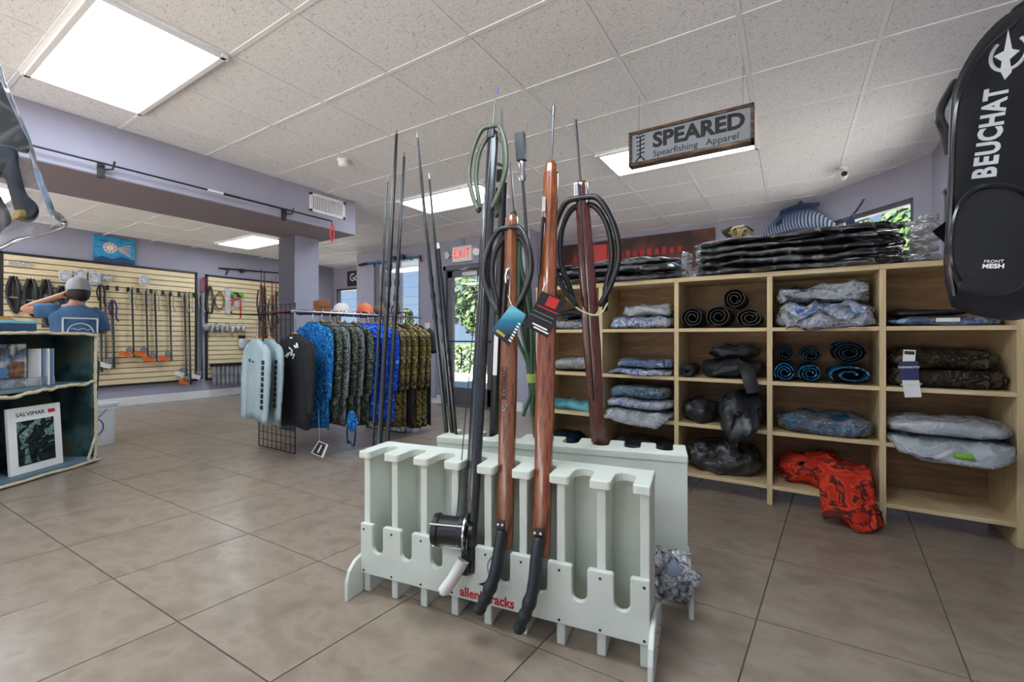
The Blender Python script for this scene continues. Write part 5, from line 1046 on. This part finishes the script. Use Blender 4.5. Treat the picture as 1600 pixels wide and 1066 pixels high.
ts = MB().loft([ring(0, 0, .86, .2, .145), ring(0, 0, .95, .195, .14), ring(0, 0, 1.12, .185, .14), ring(0, -.01, 1.28, .205, .15), ring(0, -.01, 1.38, .215, .145), ring(0, 0, 1.45, .17, .11), ring(.005, .005, 1.485, .095, .085), ring(.01, .01, 1.5, .075, .075)])
ts.tube([(-.12, 0, 1.41), (-.2, .01, 1.425), (-.27, .025, 1.425), (-.305, .035, 1.425)], [.09, .085, .078, .076], 14).tube([(.13, 0, 1.41), (.2, .02, 1.36), (.235, .06, 1.26), (.245, .08, 1.22)], [.09, .085, .078, .076], 14)
tso = mk('t_shirt', ts, m_ts, person, local=True, smooth=2)
mkp = MB()
sq = [(-.13, .98), (.15, .98), (.15, 1.34), (-.13, 1.34)]
Mb = Matrix(((1, 0, 0, .02), (0, 0, 1, -.158), (0, 1, 0, 0), (0, 0, 0, 1)))
for a, b in zip(sq, sq[1:]+sq[:1]): mkp.tube([(*a, 0), (*b, 0)], .009, 6, Mb)
mkp.tube([(.01+.105*math.cos(q), 1.18+.105*math.sin(q), 0) for q in [2*PI*i/24 for i in range(24)]], .006, 6, Mb, closed=True)
for k in range(3): mkp.tube([(-.07+.16*i/8, 1.12+.05*k+.01*math.sin(i*1.6), 0) for i in range(9)], .004, 5, Mb)
mkp.box((.01, 1.0, 0), (.24, .03, .006), Mb); mk('back_print', mkp, mat('print_white', (222, 228, 236), .7), tso, local=True)
pn = MB().loft([ring(0, 0, .98, .185, .13), ring(0, 0, .86, .2, .14), ring(0, 0, .78, .2, .14)])
for s in (-1, 1): pn.tube([(s*.1, 0, .84), (s*.11, .02, .5), (s*.11, -.01, .1)], [.115, .088, .075], 14)
mk('trousers', pn, mat('dark_denim', (44, 48, 60), .85), person, local=True, smooth=2)
for s in (-1, 1): mk('shoe', MB().loft(lumpmesh(.1, .28, .09, 160, amp=.003, e=.8), True, T(s*.115, .05, 0)), m_black, person, local=True, smooth=2)
mk('hair', MB().loft([ring(.035, .005, z, a, b, k=1) for z, a, b in [(1.54, .05, .05), (1.57, .085, .08), (1.62, .098, .1), (1.66, .1, .106), (1.68, .095, .1)]]), mat('dark_hair', (26, 20, 20), .6, bump=.5, bs=80), person, local=True, smooth=2)
cp = mk('cap', MB().loft([ring(.035, .03, z, a, b, k=1) for z, a, b in [(1.645, .104, .126), (1.69, .11, .128), (1.75, .1, .115), (1.8, .07, .08), (1.825, .02, .02)]]), m_cap_g, person, local=True, smooth=2)
mk('brim', MB().surf(9, 6, lambda u, v: (.035+(u-.5)*.19, .13+.08*v*math.cos((u-.5)*2.2), 1.665-.02*v-.02*(2*u-1)**2)), m_cap_g, cp, local=True, smooth=True)
# ================================================================= signs and ceiling things
a, b = ony(982, 207, 2.93), ony(1178, 160, 2.93); zt_, zb_ = 2.5, 2.272; x0, x1 = a.x, b.x
sg = thing('hanging_sign', 'grey hanging sign in a rustic wood frame reading SPEARED', 'sign', ((x0+x1)/2, 2.96, zb_)); m_rw = mat('rustic_wood', (110, 88, 70), .8, c2=[(70, 52, 42), (140, 122, 100)], ns=6, stretch=(1, 6, 6))
mk('board', MB().b2((x0+.01, 2.945, zb_+.01), (x1-.01, 2.99, zt_-.01)), mat('sign_grey', (150, 156, 164), .6, c2=(140, 146, 154), ns=5), sg)
for A, B_ in [((x0, 2.93, zb_), (x1, 3.0, zb_+.022)), ((x0, 2.93, zt_-.018), (x1, 3.0, zt_)), ((x0, 2.93, zb_), (x0+.018, 3.0, zt_)), ((x1-.018, 2.93, zb_), (x1, 3.0, zt_))]: mk('frame_board', MB().b2(A, B_), m_rw, sg, bevel=.003)
Ms = T((x0+x1)/2, 2.943, 0) @ RX(PI/2)
text('lettering', 'SPEARED', Ms @ T(.055, 2.412, 0), .132, m_black, sg, sx=1.02, bold=.005); text('tagline_word', 'Spearfishing', Ms @ T(-.075, 2.328, 0), .058, m_black, sg); text('tagline_word', 'Apparel', Ms @ T(.2, 2.328, 0), .058, m_black, sg)
fb = MB(); fx = -.295
fb.tube([(fx, 2.32, 0), (fx, 2.46, 0)], .004, 6, Ms).tube([(fx-.03, 2.458, 0), (fx+.03, 2.462, 0), (fx, 2.485, 0)], .004, 6, Ms, closed=True).tube([(fx-.03, 2.3, 0), (fx, 2.335, 0), (fx+.03, 2.3, 0)], .005, 6, Ms)
for k in range(4): fb.tube([(fx-.025, 2.345+.028*k, 0), (fx+.03, 2.355+.028*k, 0)], .0035, 5, Ms)
mk('fishbone_emblem', fb, m_black, sg)
for x in (x0+.06, x1-.06): mk('hanging_wire', MB().rod((x, 2.965, zt_), (x, 2.965, CZ), .0018, 5), m_chrome, sg)
# exit sign
ex = thing('exit_sign', 'white exit sign with red letters and twin lamp heads over the door', 'sign', (-4.54, 5.75, 2.36))
mk('housing', MB().b2((-4.74, 5.68, 2.365), (-4.34, 5.75, 2.62)), m_paper, ex, bevel=.008); [text('letter', ch, T(-4.54+dx, 5.678, 2.49) @ RX(PI/2), .2, emit('exit_red', (225, 40, 40), .5), ex, bold=.002, sx=.72) for ch, dx in zip('EXIT', (-.13, -.03, .055, .125))]
for s, x in ((-1, -4.83), (1, -4.25)): mk('lamp_head', MB().lathe([(.03, 0), (.06, .03), (.06, .05), (.02, .055)], 14, T(x, 5.70, 2.5) @ RX(PI/2+.2) @ RY(s*.4)).rod((x, 5.72, 2.5), (x-s*.1, 5.72, 2.5), .015, 8), m_paper, ex, smooth=True)
mk('conduit', MB().rod((-4.54, 5.74, 2.62), (-4.54, 5.74, CZ), .008, 6), mat('purple_conduit', (150, 120, 150), .6), ex)
p = ony(538, 255, 2.6); p = onz(536, 250, CZ); sd = thing('smoke_detector', 'round white smoke detector on the ceiling near the beam', 'detector', M=T(p.x, p.y, CZ)); mk('base', MB().lathe([(.05, 0), (.05, -.015), (.042, -.02)], 18), m_white, sd, local=True, smooth=True); mk('dome', MB().lathe([(.042, -.018), (.04, -.045), (.03, -.062), (.008, -.066)], 18), m_white, sd, local=True, smooth=True)
p = onz(1318, 262, CZ); sc_ = thing('security_camera', 'small white security camera under the ceiling by the slanted wall', 'camera', M=T(p.x, p.y, CZ)); mk('mount', MB().lathe([(.04, 0), (.04, -.02), (.015, -.03), (.015, -.06)], 14), m_white, sc_, local=True, smooth=True); mk('body', MB().lathe([(.03, -.06), (.035, 0), (.035, .05), (.02, .07)], 14, T(0, 0, -.08) @ RX(PI/2)), m_white, sc_, local=True, smooth=True); mk('lens', MB().lathe([(.025, .07), (.022, .078)], 12, T(0, 0, -.08) @ RX(PI/2)), m_black, sc_, local=True)
# beam furniture
v = [onx(*q, -4.42) for q in ((483, 301), (538, 316), (538, 344), (483, 330))]; y0, y1 = v[0].y, v[1].y
vt = thing('air_vent', 'white air vent grille on the beam face', 'vent', (-4.42, (y0+y1)/2, 2.5)); fr = MB()
for A, B_ in [((y0, 2.5), (y1, 2.53)), ((y0, 2.675), (y1, 2.705)), ((y0, 2.5), (y0+.03, 2.705)), ((y1-.03, 2.5), (y1, 2.705))]: fr.b2((-4.42, A[0], A[1]), (-4.4, B_[0], B_[1]))
mk('frame', fr, m_white, vt, bevel=.002); mk('backing', MB().b2((-4.42, y0+.02, 2.52), (-4.416, y1-.02, 2.69)), m_grey, vt)
n = 18
for i in range(n): yy = y0+.035+(y1-y0-.07)*i/(n-1); mk('louvre', MB().b2((-4.416, yy-.005, 2.53), (-4.402, yy+.005, 2.675)), m_white, vt)
a, b = onx(57, 223, -4.35), onx(519, 345, -4.35); a.z = b.z = 2.43
ps = thing('pole_spear', 'long thin pole spear resting on brackets along the beam', 'pole spear', M=T(*a)); mk('shaft', MB().tube([a+Vector((0, -1.2, 0)), a.lerp(b, .5)], .007, 8).tube([a.lerp(b, .5), a.lerp(b, .57)], .011, 8).tube([a.lerp(b, .57), b], .009, 8), m_black, ps, smooth=True)
mk('white_sleeve', MB().tube([a.lerp(b, .455), a.lerp(b, .51)], .012, 8), m_white, ps, smooth=True)
for f in (.16, .78): c = a.lerp(b, f); mk('bracket', MB().box((-4.405, c.y-.02, c.z-.04), (.03, .04, .12)).tube([(-4.4, c.y, c.z-.03), (-4.34, c.y+.03, c.z-.03), (-4.33, c.y+.04, c.z+.03)], .008, 6), m_black, ps, bevel=.002)
mk('red_loop', MB().tube(bez([b+Vector((.0, .0, -.01)), b+Vector((0, -.025, -.14)), b+Vector((0, 0, -.22)), b+Vector((0, .025, -.14)), b+Vector((0, .004, -.01))], 6), .008, 8), mat('red_rubber', (220, 60, 50), .5), ps, smooth=True)
# blue gun over the window and banner
a, b = ony(566, 413, 5.7), ony(655, 402, 5.7)
bg_ = thing('speargun', 'bright blue speargun mounted above the window by the door', 'speargun', M=T(*a)); mk('barrel', MB().tube([a, a.lerp(b, .15), a.lerp(b, .9), b], [.014, .024, .02, .012], 8), mat('blue_anodised', (50, 130, 190), .35, .3), bg_, smooth=True); mk('black_grip', MB().tube([b+Vector((.03, 0, .03)), b+Vector((.05, 0, -.09))], .014, 8).tube([a+Vector((.36, -.02, -.0)), a+Vector((.36, -.02, -.09))], .012, 8).tube([a+Vector((-.08, 0, -.01)), a+Vector((.15, 0, .0))], .026, 8), m_black, bg_, smooth=True)
mk('reel', MB().lathe([(.05, 0), (.05, .06)], 14, T(*(a.lerp(b, .75)+Vector((0, -.01, .03)))) @ RX(PI/2)).lathe([(.04, 0), (.04, .06)], 14, T(*(a.lerp(b, .62)+Vector((0, -.01, .03)))) @ RX(PI/2)), m_black, bg_, smooth=True); mk('wall_bracket', MB().box(a.lerp(b, .3)+Vector((0, .025, 0)), (.03, .06, .06)).box(a.lerp(b, .85)+Vector((0, .025, 0)), (.03, .06, .06)), m_blackm, bg_)
a, b = ony(541, 424, 6.66), ony(566, 447, 6.66)
bn = thing('banner', 'dark banner with white GoPro lettering in the alcove', 'banner', (-8.3, 6.69, 2.3)); mk('sheet', MB().b2((a.x, 6.685, 2.31), (a.x+1.3, 6.7, 2.66)), mat('banner_dark', (34, 34, 42), .6, c2=(70, 60, 70), ns=4), bn); [text('letter', ch, T(a.x+dx, 6.683, 2.5) @ RX(PI/2), .24, m_paper, bn, bold=.003) for ch, dx in zip('GoPro', (.18, .33, .48, .6, .72))]; mk('blue_square', MB().b2((a.x+.5, 6.68, 2.34), (a.x+.68, 6.684, 2.4)), mat('cyan_square', (50, 150, 200), .5), bn)
# switch plate by the door
p = ony(668, 510, 5.74); sp = thing('switch_plate', 'white switch plate beside the door', 'switch', M=T(*p)); mk('plate', MB().box((0, 0, 0), (.12, .012, .12)), m_paper, sp, local=True, bevel=.003); mk('rocker', MB().box((-.025, -.008, 0), (.03, .01, .06)), m_white, sp, local=True); mk('rocker', MB().box((.025, -.008, 0), (.03, .01, .06)), m_white, sp, local=True)
# wall behind shelving
a, b = ony(872, 402, 6.82), ony(1117, 356, 6.82)
po = thing('wall_banner', 'dark red-brown banner on the wall behind the shelving', 'banner', ((a.x+b.x)/2, 6.84, 2.1)); mk('sheet', MB().b2((a.x, 6.82, 2.1), (b.x, 6.85, 2.68)), mat('maroon_print', (52, 34, 34), .6, c2=[(80, 46, 40), (120, 70, 44)], ns=3), po)
rl = MB(); rnd = random.Random(8)
for i in range(16): x = a.x+.3+i*.11; mk('red_letter', MB().b2((x, 6.812, 2.38), (x+.06, 6.82, 2.46+.03*rnd.random())), m_red, po)
rb = ony(935, 385, 6.8); mk('red_board', MB().b2((rb.x-.14, 6.795, 2.2), (rb.x+.14, 6.821, 2.62)), mat('coral_red', (214, 74, 74), .6), label='coral red board fixed over the maroon banner', cat='board', bevel=.004)
# fish mount on the slanted wall
dA, dB = Vector((DA[0], DA[1], 0)), Vector((DB[0], DB[1], 0)); du = (dB-dA).normalized(); dn = Vector((-du.y, du.x, 0))*-1
if dn.dot(-dA) < 0: dn = -dn
Mfi = Matrix((du, Vector((0, 0, 1)), dn)).transposed().to_4x4(); Mfi.translation = dA+dn*.16
fi = thing('fish_mount', 'blue striped wahoo trophy mounted on the slanted wall', 'fish mount', M=Mfi @ T(.7, 2.3, 0))
m_fish, nt, bb_f = newmat('fish_skin'); bb_f.inputs['Roughness'].default_value = .3
tc = nt.nodes.new('ShaderNodeTexCoord'); wv = nt.nodes.new('ShaderNodeTexWave'); wv.bands_direction = 'X'; wv.inputs['Scale'].default_value = 6.5; wv.inputs['Distortion'].default_value = 2; nt.links.new(tc.outputs['Object'], wv.inputs[0])
r1_ = nt.nodes.new('ShaderNodeValToRGB'); r1_.color_ramp.elements[0].color = lin((40, 90, 140)); r1_.color_ramp.elements[0].position = .35; r1_.color_ramp.elements[1].color = lin((196, 206, 216)); r1_.color_ramp.elements[1].position = .6; nt.links.new(wv.outputs[0], r1_.inputs[0])
sp_ = nt.nodes.new('ShaderNodeSeparateXYZ'); nt.links.new(tc.outputs['Generated'], sp_.inputs[0]); mr = nt.nodes.new('ShaderNodeMapRange'); mr.inputs[1].default_value = .62; mr.inputs[2].default_value = .92; nt.links.new(sp_.outputs['Y'], mr.inputs[0])
mx = nt.nodes.new('ShaderNodeMix'); mx.data_type = 'RGBA'; mx.inputs['B'].default_value = lin((30, 70, 120)); nt.links.new(mr.outputs[0], mx.inputs['Factor']); nt.links.new(r1_.outputs[0], mx.inputs['A']); nt.links.new(mx.outputs['Result'], bb_f.inputs[0])
rg = []
for i in range(25):
    f = i/24; x = -.62+1.3*f; zc_ = .26-.9*(f-.38)**2-.05*f; hh = .012+.13*math.sin(PI*min(1, f*1.06))**.8*(1-.3*f); ww = .4*hh
    rg.append([(x, zc_+hh*math.sin(q), ww*math.cos(q)) for q in [2*PI*j/14 for j in range(14)]])
mk('body', MB().loft(rg), m_fish, fi, local=True, smooth=True)
m_fin = mat('fin_blue', (36, 60, 96), .4)
mk('dorsal_fin', MB().prism([(-.3, .34), (-.26, .4), (0, .4), (.05, .43), (.08, .385), (.3, .33), (.3, .3), (-.2, .33)], -.004, .004), m_fin, fi, local=True); mk('tail_fin', MB().prism([(.64, .02), (.86, .2), (.83, .2), (.72, .06), (.8, -.16), (.77, -.16), (.64, -.01)], -.005, .005), m_fin, fi, local=True)
mk('pectoral_fin', MB().prism([(-.3, .24), (-.16, .3), (-.2, .22), (-.28, .2)], .05, .056), m_fin, fi, local=True); mk('eye', MB().sphere((-.52, .1, .03), .012, 6), m_black, fi, local=True); mk('wall_bracket', MB().box((.1, .22, -.1), (.08, .06, .12)), m_blackm, fi, local=True)
# ================================================================= big hanging bags near the camera
def pillow(pxs, d, th, prof=((.86, -.5), (.955, -.42), (1, -.2), (1, .2), (.95, .42), (.86, .5)), sm=4):
    P = [atd(x, y, d) for x, y in pxs]; P = bez(P+[P[0]], sm)[:-1]; c = sum(P, Vector())/len(P); n = (c-O); n.z = 0; n.normalize()
    return MB().loft([[c+(p-c)*s+n*th*k for p in P] for s, k in prof], True), c, n
m_nyl = mat('black_nylon', (20, 22, 25), .42, c2=(28, 31, 34), ns=6, bump=.25, bs=9, spec=.5)
m_nyl2 = mat('charcoal_nylon', (34, 37, 39), .5, c2=(42, 45, 47), ns=5, bump=.12, bs=14)
m_pipe = mat('shiny_piping', (12, 12, 14), .2)
BD = 1.45
outl = [(1488, 480), (1476, 430), (1481, 330), (1485, 200), (1494, 140), (1530, 75), (1585, 26), (1660, 10), (1720, 60), (1712, 200), (1690, 330), (1660, 450), (1600, 498), (1530, 494)]
mb, bc, bn_ = pillow(outl, BD, .22)
bp = thing('backpack', 'tall black dive backpack with grey lettering hanging beside the shelving', 'backpack', M=T(bc.x, bc.y, 1.15))
mk('body', mb, m_nyl, bp, smooth=2)
pk, pc, pn_ = pillow([(1498, 455), (1487, 420), (1486, 360), (1499, 315), (1530, 292), (1575, 288), (1608, 305), (1622, 345), (1620, 410), (1596, 450), (1550, 462)], BD-.14, .07)
mk('front_pocket', pk, m_nyl2, bp, smooth=2)
mk('piping', MB().tube(bez([atd(x, y, BD-.165) for x, y in [(1500, 440), (1488, 410), (1488, 360), (1501, 318), (1530, 295), (1575, 292), (1606, 308), (1618, 345)]], 6), .006, 6), m_pipe, bp, smooth=True)
mk('piping', MB().tube(bez([atd(x, y, BD-.12) for x, y in [(1492, 462), (1484, 400), (1488, 300), (1492, 200), (1502, 145), (1538, 82), (1590, 34)]], 6), .006, 6), m_pipe, bp, smooth=True)
mk('zipper', MB().box(atd(1482, 405, BD-.09), (.012, .012, .03)).box(atd(1485, 425, BD-.09), (.012, .012, .03)), mat('red_zip', (110, 40, 44), .4), bp, smooth=True)
mk('shoulder_strap', MB().tube(bez([atd(x, y, BD+.08) for x, y in [(1492, 130), (1472, 165), (1468, 185), (1476, 205), (1484, 240)]], 6), .022, 8, sx=.6), m_nyl, bp, smooth=True)
mk('grab_loop', MB().tube(bez([atd(1585, 30, BD), atd(1590, 14, BD), atd(1640, -10, BD), atd(1680, 16, BD)], 6), .012, 8), m_nyl, bp, smooth=True)
m_glet = mat('grey_lettering', (178, 182, 184), .5)
tp = atd(1549, 208, BD-.132); up_ = (atd(1556, 150, BD-.132)-atd(1540, 262, BD-.132)).normalized(); side = up_.cross((O-tp).normalized()).normalized(); nrm = side.cross(up_)
Mt = Matrix((up_, -side, nrm)).transposed().to_4x4(); Mt.translation = tp
[text('letter', ch, Mt @ T(dx*.0605, 0, 0), .068, m_glet, bp, sx=.84, bold=.0025) for ch, dx in zip('BEUCHAT', (-1.98, -1.38, -.74, -.04, .66, 1.36, 1.98))]
em = MB(); ec = Mt @ T(.235, -.012, 0); em.tube([(.05*math.cos(q), .036*math.sin(q), 0) for q in [PI*.25+1.55*PI*i/20 for i in range(21)]], .005, 6, ec); em.prism([(-.08, .0), (-.05, .012), (-.02, .012), (0, .03), (.01, .01), (.075, .008), (.01, -.006), (0, -.022), (-.02, -.004), (-.06, -.012)], 0, .003, ec); mk('ray_emblem', em, m_glet, bp)
t2 = atd(1552, 413, BD-.178); Mt2 = Matrix((side, up_, nrm)).transposed().to_4x4(); Mt2.translation = t2
tag(text('small_print', 'FRONT', Mt2 @ T(0, .008, 0), .012, m_paper, bp), kind='stuff'); tag(text('small_print', 'MESH', Mt2 @ T(0, -.006, 0), .018, m_paper, bp, bold=.0006), kind='stuff')
mk('lime_tab', MB().box(atd(1603, 330, BD-.1), (.02, .02, .06)), m_grn, bp); mk('side_card', plate([(1456, 362), (1479, 345), (1476, 380)], BD+.05, .002), m_black, bp)
hkp = atd(1650, -8, BD); arm = thing('wall_bracket', 'black wall arm carrying the dive backpack', 'display arm', M=T(1.06, hkp.y, hkp.z)); mk('rod', MB().tube([(1.06, hkp.y, hkp.z-.002), (hkp.x-.06, hkp.y, hkp.z-.002), (hkp.x-.07, hkp.y, hkp.z+.03)], .01, 8), m_blackm, arm, smooth=True); mk('wall_plate', MB().box((1.05, hkp.y, hkp.z), (.02, .06, .14)), m_blackm, arm, bevel=.003)
# clear bag with black fins hanging in front of the counter
GD = 1.25
gb_ = thing('bagged_fins', 'clear plastic bag with black rubber fins hanging before the beam', 'fins', M=T(*atd(-30, 380, GD)))
f1, _, _ = pillow([(-60, 90), (-8, 118), (14, 160), (34, 202), (46, 226), (44, 238), (24, 234), (0, 232), (-30, 236), (-70, 240)], GD, .05); m_finr = mat('fin_rubber', (12, 15, 20), .6, spec=.2); mk('fin', f1, m_finr, gb_, smooth=2)
f2, _, _ = pillow([(-60, 230), (20, 232), (30, 262), (42, 305), (58, 322), (60, 336), (48, 346), (28, 340), (14, 300), (0, 270), (-60, 300)], GD-.02, .06); mk('fin', f2, mat('blue_black_rubber', (14, 22, 32), .55, c2=(28, 42, 58), ns=9, spec=.25), gb_, smooth=2)
f3, _, _ = pillow([(-60, 300), (-10, 300), (8, 320), (18, 345), (8, 356), (-10, 370), (-60, 372)], GD+.01, .05); mk('fin', f3, m_finr, gb_, smooth=2)
mk('gold_insert', MB().loft(lumpmesh(.05, .03, .03, 170, amp=.01), True, T(*atd(34, 344, GD-.03))), mat('ochre_insert', (130, 110, 50), .6), gb_, smooth=2)
sb, _, _ = pillow([(-120, 60), (-12, 92), (8, 130), (30, 180), (48, 222), (62, 270), (78, 312), (90, 340), (106, 352), (70, 366), (30, 376), (0, 390), (-40, 396), (-120, 380)], GD, .1, sm=3); mk('plastic_sleeve', sb, film('fin_bag_plastic', (225, 232, 240), .035, 9, .5, .1, .1), gb_, smooth=2)
hp = atd(-70, 70, GD); mk('hanging_cord', MB().tube([hp, (hp.x, hp.y, CZ)], .003, 5), m_white, gb_)
# crumpled clear bag between the racks
q0 = M1 @ Vector((L1+.08, .31, 0)); cb = thing('crumpled_plastic_bag', 'crumpled clear plastic bag stuffed between the two white racks', 'bag', M=T(q0.x, q0.y, .095))
mk('stuffing', MB().loft(lumpmesh(.12, .14, .12, 180, amp=.03, e=.8), True, T(0, 0, .03)), mat('blue_grey_stuff', (70, 84, 104), .5, c2=(150, 160, 172), ns=14), cb, local=True, smooth=2)
mk('bag', MB().loft(lumpmesh(.2, .2, .19, 181, amp=.07, e=.8, fs=14, nu=26, nv=56), True), film('crumpled_film', (238, 242, 246), .42, 34, 1.2, .4), cb, local=True, smooth=2)
